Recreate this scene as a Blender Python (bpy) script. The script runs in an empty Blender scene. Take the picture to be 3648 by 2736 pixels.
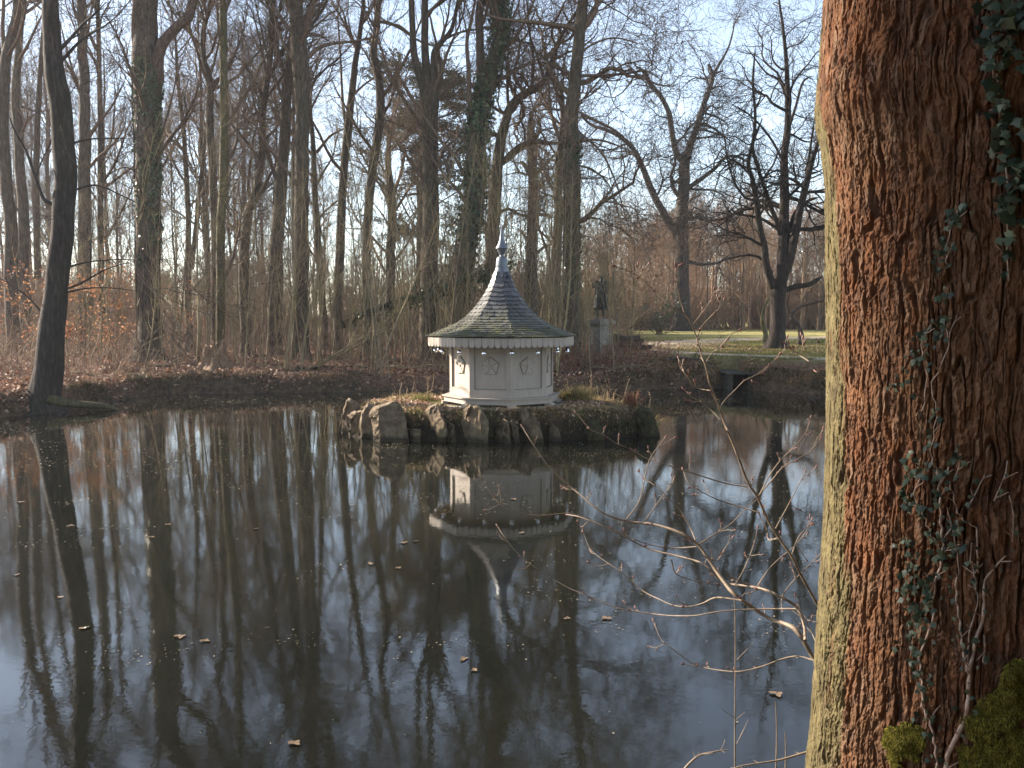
WATER_BUMP = 0.08; WATER_IOR = 1.62
N_BG = 74; N_WOOD = 430; N_SAP = 285
GREEN0, GREEN1, GSIGN = 0.82, 1.22, 1
SUN_S, SUN_EL, SUN_STR = 115, 25, 5.0
SKY_STR, SKY_DUST, EXPO, HAZE, DENOISE = 0.08, 0.3, 2.08, 0.00045, True
N_TH = 210
import bpy, math, random
import numpy as np
from math import radians, sin, cos, pi, tan, atan2

S = bpy.context.scene
COL = S.collection
RNG = np.random.default_rng(11)
# ------------------------------------------------------------------ camera model (photograph is 3648 x 2736)
F = 3133.0
CH = 1.92
PITCH = math.atan((1368 - 1120) / F)
_f = np.array([0, cos(PITCH), -sin(PITCH)])
_u = np.array([0, sin(PITCH), cos(PITCH)])

def at(sx, sy, Y):
    """world point seen at photo pixel (sx, sy) at world distance Y"""
    d = _f + np.array([1, 0, 0]) * ((sx - 1824) / F) + _u * ((1368 - sy) / F)
    t = Y / d[1]
    return np.array([0, 0, CH]) + d * t

def onz(sx, sy, z):
    d = _f + np.array([1, 0, 0]) * ((sx - 1824) / F) + _u * ((1368 - sy) / F)
    t = (z - CH) / d[2]
    return np.array([0, 0, CH]) + d * t

# ------------------------------------------------------------------ naming helpers
def tag(o, label=None, cat=None, group=None, kind=None):
    if label: o['label'] = label
    if cat: o['category'] = cat
    if group: o['group'] = group
    if kind: o['kind'] = kind
    return o

def empty(name, loc, label, cat, group=None, rz=0):
    o = bpy.data.objects.new(name, None)
    o.empty_display_size = 0.3
    COL.objects.link(o)
    o.location = tuple(float(v) for v in loc)
    o.rotation_euler = (0, 0, rz)
    return tag(o, label, cat, group)

class MB:
    """collects faces and links them as ONE mesh object"""
    def __init__(s):
        s.v = []; s.q = []; s.t = []; s.n = 0; s.qv = []; s.tv = []; s.ng = []
    def add(s, V, faces, var=0.5):
        V = np.asarray(V, dtype=float).reshape(-1, 3)
        faces = np.asarray(faces, dtype=np.int64)
        if faces.ndim == 1: faces = faces[None]
        if len(faces):
            vv = np.broadcast_to(np.asarray(var, dtype=float), (len(faces),))
            if faces.shape[1] == 4: s.q.append(faces + s.n); s.qv.append(vv)
            elif faces.shape[1] == 3: s.t.append(faces + s.n); s.tv.append(vv)
            else:
                for f, a in zip(faces, vv): s.ng.append(([int(i) + s.n for i in f], float(a)))
        s.v.append(V); s.n += len(V)
        return s
    def more(s, faces, base, var=0.5):
        faces = np.asarray(faces, dtype=np.int64)
        vv = np.broadcast_to(np.asarray(var, dtype=float), (len(faces),))
        if faces.shape[1] == 4: s.q.append(faces + base); s.qv.append(vv)
        else: s.t.append(faces + base); s.tv.append(vv)
    def box(s, c, d, rz=0, var=0.5, M=None):
        x, y, z = [k / 2 for k in d]
        V = np.array([(-x,-y,-z),(x,-y,-z),(x,y,-z),(-x,y,-z),(-x,-y,z),(x,-y,z),(x,y,z),(-x,y,z)])
        if M is not None: V = V @ np.asarray(M).T
        cr, sr = cos(rz), sin(rz)
        V = np.stack([V[:,0]*cr - V[:,1]*sr, V[:,0]*sr + V[:,1]*cr, V[:,2]], 1) + np.array(c)
        s.add(V, [(0,3,2,1),(4,5,6,7),(0,1,5,4),(1,2,6,5),(2,3,7,6),(3,0,4,7)], var)
    def prism(s, poly, z0, z1, M=None, o=(0,0,0), var=0.5):
        """extrude 2D polygon (xy) from z0 to z1; M maps local->world axes (3x3 columns)"""
        poly = np.asarray(poly, float); n = len(poly)
        a = np.c_[poly, np.full(n, z0)]; b = np.c_[poly, np.full(n, z1)]
        V = np.r_[a, b]
        if M is not None: V = V @ np.asarray(M).T
        V = V + np.array(o)
        base = s.n
        s.add(V, np.array([(i, (i+1) % n, n+(i+1) % n, n+i) for i in range(n)]), var)
        s.ng.append(([base + i for i in range(n)][::-1], var)); s.ng.append(([base + n + i for i in range(n)], var))
    def lathe(s, prof, o=(0,0,0), n=24, var=0.5, cap=True, ph=0.0):
        prof = np.asarray(prof, float); K = len(prof)
        a = np.arange(n) * 2 * pi / n + ph
        V = np.stack([prof[:,0,None]*np.cos(a), prof[:,0,None]*np.sin(a), np.repeat(prof[:,1,None], n, 1)], -1).reshape(-1,3) + np.array(o)
        base = s.n
        i = np.arange(K-1)[:,None]*n; j = np.arange(n)[None]; j2 = (j+1) % n
        s.add(V, np.stack([i+j, i+j2, i+n+j2, i+n+j], -1).reshape(-1,4), var)
        if cap:
            s.ng.append(([base + k for k in range(n)][::-1], var)); s.ng.append(([base + (K-1)*n + k for k in range(n)], var))
    def tubes(s, P, R, sides=5, var=None, cap=False):
        P = np.asarray(P, float); R = np.asarray(R, float)
        if P.ndim == 2: P = P[None]; R = R[None]
        N, K, _ = P.shape
        if N == 0: return s
        T = np.gradient(P, axis=1); T /= np.linalg.norm(T, axis=2, keepdims=True) + 1e-9
        m = np.abs(T.mean(1)); ref = np.where((m[:, 2] > 0.75)[:, None], np.array([[1.0, 0, 0]]), np.array([[0, 0, 1.0]]))
        A = np.cross(T, ref[:, None]); A /= np.linalg.norm(A, axis=2, keepdims=True) + 1e-9
        B = np.cross(T, A)
        a = np.arange(sides) * 2 * pi / sides
        V = P[:, :, None] + R[:, :, None, None] * (np.cos(a)[None, None, :, None]*A[:, :, None] + np.sin(a)[None, None, :, None]*B[:, :, None])
        base = s.n
        b = np.arange(N)[:, None, None]*K*sides; i = np.arange(K-1)[None, :, None]*sides; j = np.arange(sides)[None, None]; j2 = (j+1) % sides
        Q = np.stack([b+i+j, b+i+sides+j, b+i+sides+j2, b+i+j2], -1).reshape(-1, 4)
        if var is None: vv = 0.5
        else: vv = np.repeat(np.asarray(var, float), (K-1)*sides)
        s.add(V.reshape(-1, 3), Q, vv)
        if cap:
            for nn in range(N):
                e = base + nn*K*sides
                s.ng.append(([e + k for k in range(sides)][::-1], 0.5)); s.ng.append(([e + (K-1)*sides + k for k in range(sides)][::-1], 0.5))
        return s
    def build(s, name, mat, parent=None, smooth=True, loc=None, recentre=False):
        me = bpy.data.meshes.new(name)
        V = np.concatenate(s.v) if s.v else np.zeros((0, 3))
        if loc is not None and recentre: V = V - np.array(loc)
        q = np.concatenate(s.q) if s.q else np.zeros((0, 4), int)
        t = np.concatenate(s.t) if s.t else np.zeros((0, 3), int)
        ngl = [len(f) for f, _ in s.ng]
        ngi = [i for f, _ in s.ng for i in f]
        nl = q.size + t.size + len(ngi)
        me.vertices.add(len(V)); me.vertices.foreach_set('co', V.astype(np.float32).ravel())
        me.loops.add(nl); me.loops.foreach_set('vertex_index', np.concatenate([q.ravel(), t.ravel(), np.array(ngi, dtype=int)]).astype(np.int32))
        cnt = np.concatenate([np.full(len(q), 4), np.full(len(t), 3), np.array(ngl, dtype=int)]).astype(int)
        st = np.concatenate([[0], np.cumsum(cnt)[:-1]]).astype(np.int32)
        me.polygons.add(len(cnt)); me.polygons.foreach_set('loop_start', st)
        me.polygons.foreach_set('use_smooth', np.full(len(cnt), smooth, dtype=bool))
        vv = np.concatenate([np.concatenate(s.qv) if s.qv else np.zeros(0), np.concatenate(s.tv) if s.tv else np.zeros(0), np.array([a for _, a in s.ng])])
        me.update(calc_edges=True)
        me.validate()
        if len(me.polygons) == len(vv):
            at_ = me.attributes.new('var', 'FLOAT', 'FACE'); at_.data.foreach_set('value', vv.astype(np.float32))
        if mat: me.materials.append(mat)
        o = bpy.data.objects.new(name, me); COL.objects.link(o)
        if loc is not None: o.location = tuple(float(k) for k in loc)
        if parent: o.parent = parent
        return o

# ------------------------------------------------------------------ noise
_tab = np.random.default_rng(5).random(65536)
def _h(ix, iy, iz, k=0):
    return _tab[((ix*73856093) ^ (iy*19349663) ^ (iz*83492791) ^ (k*2654435)) & 65535]
def vnoise(p):
    p = np.asarray(p, float); i = np.floor(p).astype(np.int64); f = p - i; f = f*f*(3-2*f)
    x, y, z = i[..., 0], i[..., 1], i[..., 2]; fx, fy, fz = f[..., 0], f[..., 1], f[..., 2]
    r = 0
    for a in (0, 1):
        for b in (0, 1):
            for c in (0, 1):
                w = (fx if a else 1-fx)*(fy if b else 1-fy)*(fz if c else 1-fz)
                r = r + w*_h(x+a, y+b, z+c)
    return r*2-1
def fbm(p, o=4, g=0.5):
    r = 0; a = 1; s = 0
    for k in range(o):
        r = r + a*vnoise(np.asarray(p)*2**k + 17.3*k); s += a; a *= g
    return r/s
def worley(u, v):
    iu = np.floor(u).astype(np.int64); iv = np.floor(v).astype(np.int64)
    f1 = np.full(u.shape, 9.0); f2 = np.full(u.shape, 9.0); idv = np.zeros(u.shape)
    for a in (-1, 0, 1):
        for b in (-1, 0, 1):
            cx = iu+a; cy = iv+b
            px = cx + 0.1 + 0.8*_h(cx, cy, cx*0, 1); py = cy + 0.1 + 0.8*_h(cx, cy, cx*0, 2)
            d = np.hypot(px-u, py-v)
            n1 = d < f1
            f2 = np.where(n1, f1, np.minimum(f2, d)); idv = np.where(n1, _h(cx, cy, cx*0, 3), idv); f1 = np.where(n1, d, f1)
    return f1, f2, idv
def sstep(a, b, x):
    t = np.clip((x-a)/(b-a), 0, 1); return t*t*(3-2*t)

# ------------------------------------------------------------------ materials
class G:
    def __init__(s, name):
        m = bpy.data.materials.new(name); m.use_nodes = True; s.m = m; s.nt = m.node_tree
        s.b = s.nt.nodes['Principled BSDF']; s.b.inputs['Specular IOR Level'].default_value = 0.3
        s.out = s.nt.nodes['Material Output']
    def n(s, t, **k):
        nd = s.nt.nodes.new(t)
        for a, b in k.items(): setattr(nd, a, b)
        return nd
    def l(s, a, b): s.nt.links.new(a, b)
    def coord(s, scale=(1, 1, 1), which='Object'):
        tc = s.n('ShaderNodeTexCoord'); mp = s.n('ShaderNodeMapping'); mp.inputs['Scale'].default_value = scale
        s.l(tc.outputs[which], mp.inputs[0]); return mp.outputs[0]
    def noise(s, co, scale, detail=4, rough=0.55, dist=0.0):
        nd = s.n('ShaderNodeTexNoise'); nd.inputs['Scale'].default_value = scale; nd.inputs['Detail'].default_value = detail
        nd.inputs['Roughness'].default_value = rough; nd.inputs['Distortion'].default_value = dist
        s.l(co, nd.inputs['Vector']); return nd.outputs['Fac']
    def ramp(s, fac, stops, interp='LINEAR'):
        r = s.n('ShaderNodeValToRGB'); r.color_ramp.interpolation = interp
        e = r.color_ramp.elements
        while len(e) < len(stops): e.new(0.5)
        for k, (p, c) in zip(e, stops):
            k.position = p; k.color = (c[0], c[1], c[2], 1) if not isinstance(c, (int, float)) else (c, c, c, 1)
        s.l(fac, r.inputs[0]); return r.outputs[0]
    def mix(s, fac, a, b, mode='MIX'):
        x = s.n('ShaderNodeMix', data_type='RGBA', blend_type=mode)
        for k, v in ((0, fac), (6, a), (7, b)):
            if isinstance(v, (int, float)): x.inputs[k].default_value = v
            elif isinstance(v, tuple): x.inputs[k].default_value = (*v, 1)
            else: s.l(v, x.inputs[k])
        return x.outputs[2]
    def math(s, op, a, b=0.0, c=None):
        x = s.n('ShaderNodeMath', operation=op)
        for k, v in enumerate((a, b) if c is None else (a, b, c)):
            if isinstance(v, (int, float)): x.inputs[k].default_value = v
            else: s.l(v, x.inputs[k])
        return x.outputs[0]
    def attr(s, name='var'):
        x = s.n('ShaderNodeAttribute', attribute_name=name); return x.outputs['Fac']
    def objrand(s): return s.n('ShaderNodeObjectInfo').outputs['Random']
    def bump(s, h, strength=0.5, dist=0.02, prev=None):
        x = s.n('ShaderNodeBump'); x.inputs['Strength'].default_value = strength; x.inputs['Distance'].default_value = dist
        s.l(h, x.inputs['Height'])
        if prev is not None: s.l(prev, x.inputs['Normal'])
        return x.outputs[0]
    def set(s, col=None, rough=None, normal=None, metal=None, spec=None):
        for k, v in (('Base Color', col), ('Roughness', rough), ('Metallic', metal), ('Specular IOR Level', spec)):
            if v is None: continue
            if isinstance(v, (int, float)): s.b.inputs[k].default_value = v
            elif isinstance(v, tuple): s.b.inputs[k].default_value = (*v, 1)
            else: s.l(v, s.b.inputs[k])
        if normal is not None: s.l(normal, s.b.inputs['Normal'])
        return s.m

def bark_mat(name, c1, c2, moss=(0.10, 0.12, 0.03), amt=0.35, vs=1.0):
    g = G(name); co = g.coord((6*vs, 6*vs, 1.2*vs)); co2 = g.coord((1, 1, 0.5))
    n1 = g.noise(co, 3.0, 6, 0.65); n2 = g.noise(co2, 0.9, 3)
    c = g.ramp(n1, [(0.3, tuple(k*0.55 for k in c1)), (0.5, c1), (0.72, c2)])
    m = g.ramp(n2, [(0.5-amt*0.3, 0.0), (0.72-amt*0.3, amt)])
    c = g.mix(m, c, moss)
    r = g.math('MULTIPLY_ADD', g.objrand(), 0.5, 0.75)
    hs = g.n('ShaderNodeHueSaturation'); g.l(c, hs.inputs['Color']); g.l(r, hs.inputs['Value'])
    return g.set(hs.outputs[0], 0.9, g.bump(n1, 0.8, 0.03), spec=0.15)

def var_mat(name, stops, rough=0.7, spec=0.3, trans=0.0, nscale=None):
    g = G(name); v = g.attr()
    if nscale: v = g.math('ADD', g.math('MULTIPLY', v, 0.7), g.math('MULTIPLY', g.noise(g.coord(), nscale), 0.3))
    c = g.ramp(v, stops); g.set(c, rough, spec=spec)
    if trans:
        tr = g.n('ShaderNodeBsdfTranslucent'); g.l(c, tr.inputs[0]); mx = g.n('ShaderNodeMixShader'); mx.inputs[0].default_value = trans
        g.l(g.b.outputs[0], mx.inputs[1]); g.l(tr.outputs[0], mx.inputs[2]); g.l(mx.outputs[0], g.out.inputs[0])
    return g.m

M = {}
M['bark'] = bark_mat('bark_grey', (0.075, 0.06, 0.048), (0.15, 0.125, 0.095), (0.075, 0.075, 0.035), 0.25)
M['bark_dark'] = bark_mat('bark_dark', (0.04, 0.032, 0.03), (0.085, 0.07, 0.06), (0.05, 0.06, 0.02), 0.2)
M['bark_moss'] = bark_mat('bark_mossy', (0.075, 0.065, 0.04), (0.16, 0.14, 0.08), (0.13, 0.125, 0.05), 0.45)
M['twig'] = bark_mat('twig', (0.13, 0.09, 0.07), (0.23, 0.17, 0.125), (0.15, 0.13, 0.06), 0.3)
M['sapling'] = bark_mat('sapling_bark', (0.19, 0.145, 0.10), (0.36, 0.29, 0.20), (0.25, 0.215, 0.09), 0.5)
M['leaf_litter'] = var_mat('leaf_litter', [(0, (0.08, 0.042, 0.027)), (0.4, (0.22, 0.115, 0.07)), (0.75, (0.40, 0.25, 0.165)), (1, (0.58, 0.45, 0.33))], 0.6, 0.35, 0.15)
M['wet_leaf'] = var_mat('wet_leaf', [(0, (0.08, 0.05, 0.03)), (1, (0.16, 0.11, 0.065))], 0.4)
M['beech_leaf'] = var_mat('beech_leaf', [(0, (0.20, 0.085, 0.045)), (0.6, (0.34, 0.16, 0.08)), (1, (0.46, 0.27, 0.15))], 0.6, 0.3, 0.4)
M['ivy_leaf'] = var_mat('ivy_leaf', [(0, (0.012, 0.03, 0.012)), (0.6, (0.035, 0.07, 0.025)), (1, (0.09, 0.13, 0.045))], 0.35, 0.5, 0.12)
M['ivy_near'] = var_mat('ivy_leaf_near', [(0, (0.012, 0.022, 0.012)), (0.6, (0.032, 0.05, 0.028)), (1, (0.085, 0.105, 0.06))], 0.5, 0.3, 0.1)
M['needle'] = var_mat('conifer_needle', [(0, (0.03, 0.038, 0.018)), (0.6, (0.075, 0.08, 0.038)), (1, (0.15, 0.12, 0.06))], 0.6, 0.3, 0.2)
M['dry_grass'] = var_mat('dry_grass', [(0, (0.12, 0.12, 0.03)), (0.4, (0.28, 0.22, 0.08)), (1, (0.55, 0.42, 0.2))], 0.7, 0.2, 0.3)
M['green_grass'] = var_mat('green_grass', [(0, (0.07, 0.085, 0.02)), (0.5, (0.18, 0.18, 0.05)), (1, (0.36, 0.30, 0.12))], 0.7, 0.2, 0.3)
M['bank_grass'] = var_mat('bank_edge_grass', [(0, (0.03, 0.025, 0.012)), (0.5, (0.08, 0.07, 0.03)), (1, (0.20, 0.16, 0.08))], 0.8, 0.2, 0.2)
M['red_twig'] = var_mat('dry_weed', [(0, (0.14, 0.06, 0.035)), (1, (0.34, 0.16, 0.09))], 0.8, 0.2)
M['moss'] = var_mat('moss', [(0, (0.035, 0.038, 0.007)), (0.5, (0.15, 0.14, 0.02)), (1, (0.36, 0.30, 0.055))], 0.8, 0.2, 0.25)

def paint_mat(name, base=(0.37, 0.315, 0.265)):
    g = G(name); n = g.noise(g.coord((5, 5, 1)), 3, 5); n2 = g.noise(g.coord(), 14, 5)
    c = g.ramp(n, [(0.3, tuple(k*0.86 for k in base)), (0.6, base)])
    c = g.mix(g.ramp(n2, [(0.62, 0.0), (0.75, 0.35)]), c, tuple(k*0.55 for k in base))
    return g.set(c, 0.6, g.bump(n2, 0.15, 0.004), spec=0.3)
M['paint'] = paint_mat('weathered_cream_paint')
M['grime'] = G('grime').set((0.17, 0.145, 0.12), 0.9)
M['metal_lead'] = G('zinc_sheet').set((0.15, 0.165, 0.185), 0.45, metal=0.5)
M['chrome'] = G('mirror_ball').set((0.9, 0.9, 0.92), 0.06, metal=1.0)
M['dark'] = G('dark_wood').set((0.05, 0.035, 0.028), 0.9)
# ------------------------------------------------------------------ terrain
POND = np.array([(-9.5,16.3),(-8.95,17.2),(-8.97,18.8),(-8.7,19.6),(-8.5,21.1),(-7.0,21.35),(-5.0,21.6),(-2.3,22.0),(0.5,22.3),(3.4,22.45),(5.6,22.7),
                 (6.7,21.5),(7.6,20.6),(9.8,20.2),(13,20.5),(16,18),(15,13),(11,8),(6,4.6),(2.4,3.1),(1.4,1.9),(0.4,1.3),(-1.5,1.2),(-4,1.5),(-8,3),(-12,7),(-13.5,11),(-12,14.5)])
def pond_sd(x, y):
    """distance to the pond's edge, negative over water"""
    p = np.stack([x, y], -1); d = np.full(x.shape, 1e9); ins = np.zeros(x.shape, bool)
    n = len(POND)
    for i in range(n):
        a = POND[i]; b = POND[(i+1) % n]; e = b-a
        t = np.clip(((p-a)@e)/(e@e), 0, 1); q = p - a - t[..., None]*e
        d = np.minimum(d, np.hypot(q[..., 0], q[..., 1]))
        c = ((a[1] <= y) != (b[1] <= y))
        xi = a[0] + (y-a[1])/(e[1] if abs(e[1]) > 1e-9 else 1e-9)*e[0]
        ins ^= c & (x < xi)
    return np.where(ins, -d, d)
def lawn_f(x, y):
    """0 = wood floor, 1 = lawn"""
    return sstep(2.6, 4.6, x - 0.02*y + 0.25*np.sin(y*0.9)) * sstep(20.5, 22, y)
def gz(x, y):
    x = np.asarray(x, float); y = np.asarray(y, float)
    d = pond_sd(x, y)
    w = vnoise(np.stack([x*0.9, y*0.9, x*0], -1)); w2 = vnoise(np.stack([x*3, y*3, x*0+4], -1))
    d = d + 0.17*w + 0.09*w2
    L = lawn_f(x, y)
    top = 0.53 + 0.25*sstep(0.0, 4.5, x)*sstep(14, 20, y)
    rise = 0.40*sstep(-0.05, 0.35, d) + (top-0.40)*sstep(0.15, 2.6-1.6*sstep(2.5, 4.5, x), d)
    rise_near = 0.30*sstep(0, 1.2, d)
    up = np.where(y > 10, rise, rise_near)
    und = -0.55*sstep(0.1, -1.5, d)
    z = np.where(d > 0, up, und) + np.where(d > 0.1, (1-L)*(0.06*w2 + 0.07*w)*sstep(0.1, 0.5, d), 0)
    far = sstep(34, 70, y)*0.05
    z = np.where((np.abs(x-5.82) < 0.22) & (y > 21.5) & (y < 23.7), -0.4, z)
    return z + far - 0.03
def gz1(x, y): return float(gz(np.array([x]), np.array([y]))[0])

xs = np.concatenate([np.linspace(-400, -62, 14), np.linspace(-60, -16.5, 40), np.linspace(-16, 18, 240), np.linspace(18.5, 60, 40), np.linspace(65, 400, 14)])
ys = np.concatenate([np.linspace(-60, -3, 16), np.linspace(-2.8, 15.8, 90), np.linspace(16, 34, 210), np.linspace(34.3, 62, 70), np.linspace(64, 130, 24), np.linspace(150, 700, 10)])
XX, YY = np.meshgrid(xs, ys)
ZZ = gz(XX, YY)
nx, ny = len(xs), len(ys)
mb = MB()
ii = (np.arange(ny-1)[:, None]*nx + np.arange(nx-1)[None])
mb.add(np.stack([XX, YY, ZZ], -1).reshape(-1, 3), np.stack([ii, ii+1, ii+nx+1, ii+nx], -1).reshape(-1, 4))
g = G('ground'); co = g.coord()
L_ = g.attr('lawn'); 
nA = g.noise(co, 9, 6, 0.7); nB = g.noise(co, 1.1, 4); nC = g.noise(co, 28, 3, 0.6)
litter = g.ramp(nA, [(0.25, (0.04, 0.026, 0.017)), (0.5, (0.14, 0.08, 0.05)), (0.7, (0.25, 0.155, 0.10))])
lawn = g.ramp(nB, [(0.3, (0.15, 0.15, 0.05)), (0.5, (0.24, 0.22, 0.08)), (0.7, (0.33, 0.27, 0.13))])
lawn = g.mix(g.ramp(nA, [(0.55, 0.0), (0.68, 0.75)]), lawn, (0.36, 0.27, 0.17))
c = g.mix(L_, litter, lawn)
bk = g.attr('bank')
c = g.mix(bk, c, g.ramp(nA, [(0.3, (0.025, 0.018, 0.012)), (0.5, (0.075, 0.052, 0.034)), (0.7, (0.15, 0.105, 0.065))]))
MAT_GROUND = g.set(c, 0.95, g.bump(nA, 0.9, 0.08), spec=0.1)
ground = mb.build('ground', MAT_GROUND)
tag(ground, kind='structure')
def vattr(o, name, arr):
    a = o.data.attributes.new(name, 'FLOAT', 'POINT'); a.data.foreach_set('value', arr.astype(np.float32).ravel())
SD = pond_sd(XX, YY)
vattr(ground, 'lawn', lawn_f(XX, YY)*sstep(0.5, 1.5, SD))
vattr(ground, 'bank', sstep(0.34, 0.12, SD))

# ------------------------------------------------------------------ water
mb = MB()
mb.add([(-16.5, 0.3, 0), (19.5, 0.3, 0), (19.5, 24.5, 0), (-16.5, 24.5, 0)], [(0, 1, 2, 3)])
g = G('pond_water')
tc = g.coord((1, 1, 1))
n1 = g.noise(tc, 9, 3, 0.6); n2 = g.noise(g.coord((1, 0.6, 1)), 38, 3, 0.65); n3 = g.noise(tc, 0.45, 2)
h = g.math('ADD', g.math('MULTIPLY', n1, 0.0045), g.math('MULTIPLY', n2, 0.0016))
bm_ = g.n('ShaderNodeBump'); bm_.inputs['Strength'].default_value = WATER_BUMP; bm_.inputs['Distance'].default_value = 1.0; g.l(h, bm_.inputs['Height'])
cw = g.ramp(n3, [(0.3, (0.0048, 0.0053, 0.0042)), (0.7, (0.0105, 0.011, 0.008))])
spk = g.ramp(g.noise(g.coord((1, 1.6, 1)), 46, 4, 0.75), [(0.66, 0.0), (0.72, 1.0)])
spk = g.math('MULTIPLY', spk, g.ramp(g.noise(tc, 0.9, 3, 0.7), [(0.42, 0.0), (0.62, 0.7)]))
cw = g.mix(spk, cw, (0.045, 0.043, 0.028))
g.set(cw, g.math('MULTIPLY_ADD', spk, 0.3, 0.008), bm_.outputs[0])
g.b.inputs['IOR'].default_value = WATER_IOR; g.b.inputs['Specular IOR Level'].default_value = 0.5
tag(mb.build('water', g.m), kind='structure')

# ------------------------------------------------------------------ paths on the lawn
def ribbon(name, pts, mat, lift=0.03):
    """pts: (photo x, photo y, half depth m) on the lawn surface"""
    c = []
    for sx, sy, w in pts:
        z = 0.76
        for _ in range(1):
            p = onz(sx, sy, z); z = gz1(p[0], p[1])
        c.append((p[0], p[1], w))
    c = np.array(c); t = np.linspace(0, 1, 90); u = np.linspace(0, 1, len(c))
    c = np.stack([np.interp(t, u, c[:, k]) for k in range(3)], 1)
    for _ in range(4): c[1:-1] = (c[:-2] + 2*c[1:-1] + c[2:])/4
    T = np.gradient(c[:, :2], axis=0); T /= np.linalg.norm(T, axis=1, keepdims=True); N = np.stack([-T[:, 1], T[:, 0]], 1)
    rows = []
    for s_ in np.linspace(-1, 1, 9):
        wv = c[:, 2:]*(1 + 0.25*vnoise(np.c_[c[:, :2]*1.5, np.full(len(c), s_ > 0)])[:, None])
        q = c[:, :2] + N*wv*s_
        rows.append(np.c_[q, gz(q[:, 0], q[:, 1]) + lift*(1-0.7*abs(s_)**3)])
    V = np.stack(rows, 1); K = V.shape[0]
    i = np.arange(K-1)[:, None]*9 + np.arange(8)[None]
    m_ = MB(); m_.add(V.reshape(-1, 3), np.stack([i, i+1, i+10, i+9], -1).reshape(-1, 4))
    return tag(m_.build(name, mat), kind='structure')
g = G('sand_path'); co = g.coord(); n = g.noise(co, 4, 6, 0.7)
c = g.ramp(n, [(0.3, (0.34, 0.25, 0.17)), (0.6, (0.50, 0.39, 0.27)), (0.8, (0.56, 0.45, 0.33))])
MP = g.set(c, 0.95, g.bump(n, 0.4, 0.03), spec=0.1)
ribbon('path', [(2240, 1243, 1.3), (2330, 1236, 2.0), (2420, 1222, 1.7), (2540, 1213, 1.3), (2680, 1209, 1.3), (2850, 1205, 1.5), (3150, 1200, 1.8)], MP)
ribbon('path', [(2235, 1246, 0.9), (2320, 1252, 0.9), (2440, 1259, 0.6), (2600, 1266, 0.42), (2760, 1272, 0.42), (2960, 1280, 0.45), (3250, 1286, 0.45)], MP, 0.045)

# ------------------------------------------------------------------ branch growth
def cat(pts, K):
    """Catmull-Rom resample of (n, d) control rows to K rows"""
    p = np.asarray(pts, float); p = np.vstack([2*p[0]-p[1], p, 2*p[-1]-p[-2]]); n = len(p)-3
    t = np.linspace(0, n-1e-6, K); i = t.astype(int); f = (t-i)[:, None]
    a, b, c, d = p[i], p[i+1], p[i+2], p[i+3]
    return 0.5*(2*b + (c-a)*f + (2*a-5*b+4*c-d)*f**2 + (3*b-a-3*c+d)*f**3)

def unit(v): return v/(np.linalg.norm(v, axis=-1, keepdims=True)+1e-9)

def grow(rng, P, R, n, L, ang, wig, trop, K, tr=(0.15, 1.0), rr=0.55, rmax=0.06, rmin=0.003, w=None, zmin=None):
    N, KP, _ = P.shape
    ln = np.linalg.norm(np.diff(P, axis=1), axis=2).sum(1)
    pr = ln if w is None else ln*w
    idx = rng.choice(N, n, p=pr/pr.sum())
    t = tr[0] + (tr[1]-tr[0])*rng.random(n)**0.85
    k = t*(KP-1); i = np.minimum(k.astype(int), KP-2); f = (k-i)[:, None]
    o = P[idx, i]*(1-f) + P[idx, i+1]*f
    if zmin is not None:
        ok = o[:, 2] > zmin; idx, t, i, f, o = idx[ok], t[ok], i[ok], f[ok], o[ok]; n = len(idx)
    r0 = R[idx, i]*(1-f[:, 0]) + R[idx, i+1]*f[:, 0]
    T = unit(P[idx, i+1]-P[idx, i])
    q = unit(np.cross(T, rng.normal(size=(n, 3))))
    a = radians(ang)*(0.7+0.6*rng.random(n))[:, None]
    d = unit(np.cos(a)*T + np.sin(a)*q)
    Lc = L*(0.45+0.9*rng.random(n))*(1-0.35*t)
    rc = np.maximum(np.minimum(np.minimum(r0*rr, rmax), 0.03*Lc), rmin)
    out = [o]; st = (Lc/(K-1))[:, None]
    for _ in range(K-1):
        d = unit(d + wig*rng.normal(size=(n, 3)) + np.array([0, 0, trop]))
        o = o + d*st; out.append(o)
    Pc = np.stack(out, 1); s = np.linspace(0, 1, K)
    Rc = rc[:, None]*(1-0.78*s)[None]
    return Pc, np.maximum(Rc, rmin*0.6)

def branching(mb, rng, limbs, cfg, scale=1.0):
    """limbs: list of (pts Kx3, radii K). Adds 3 or 4 levels of branches to mb."""
    K = 14
    P = []; R = []
    for p, r in limbs:
        q = np.c_[p, r]; u = np.linspace(0, len(q)-1, K); i = np.minimum(u.astype(int), len(q)-2); f = (u-i)[:, None]
        q = q[i]*(1-f)+q[i+1]*f; P.append(q[:, :3]); R.append(q[:, 3])
    P = np.stack(P); R = np.stack(R)
    lv = cfg
    cur = (P, R); keep = []
    for j, c in enumerate(lv):
        Pc, Rc = grow(rng, cur[0], cur[1], c[0], c[1]*scale, c[2], c[3], c[4], c[5], **(c[6] if len(c) > 6 else {}))
        if len(Pc) == 0: break
        mb.tubes(Pc, Rc, 5 if j == 0 else (4 if j == 1 else 3))
        keep.append((Pc, Rc)); cur = (Pc, Rc)
    return keep

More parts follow.
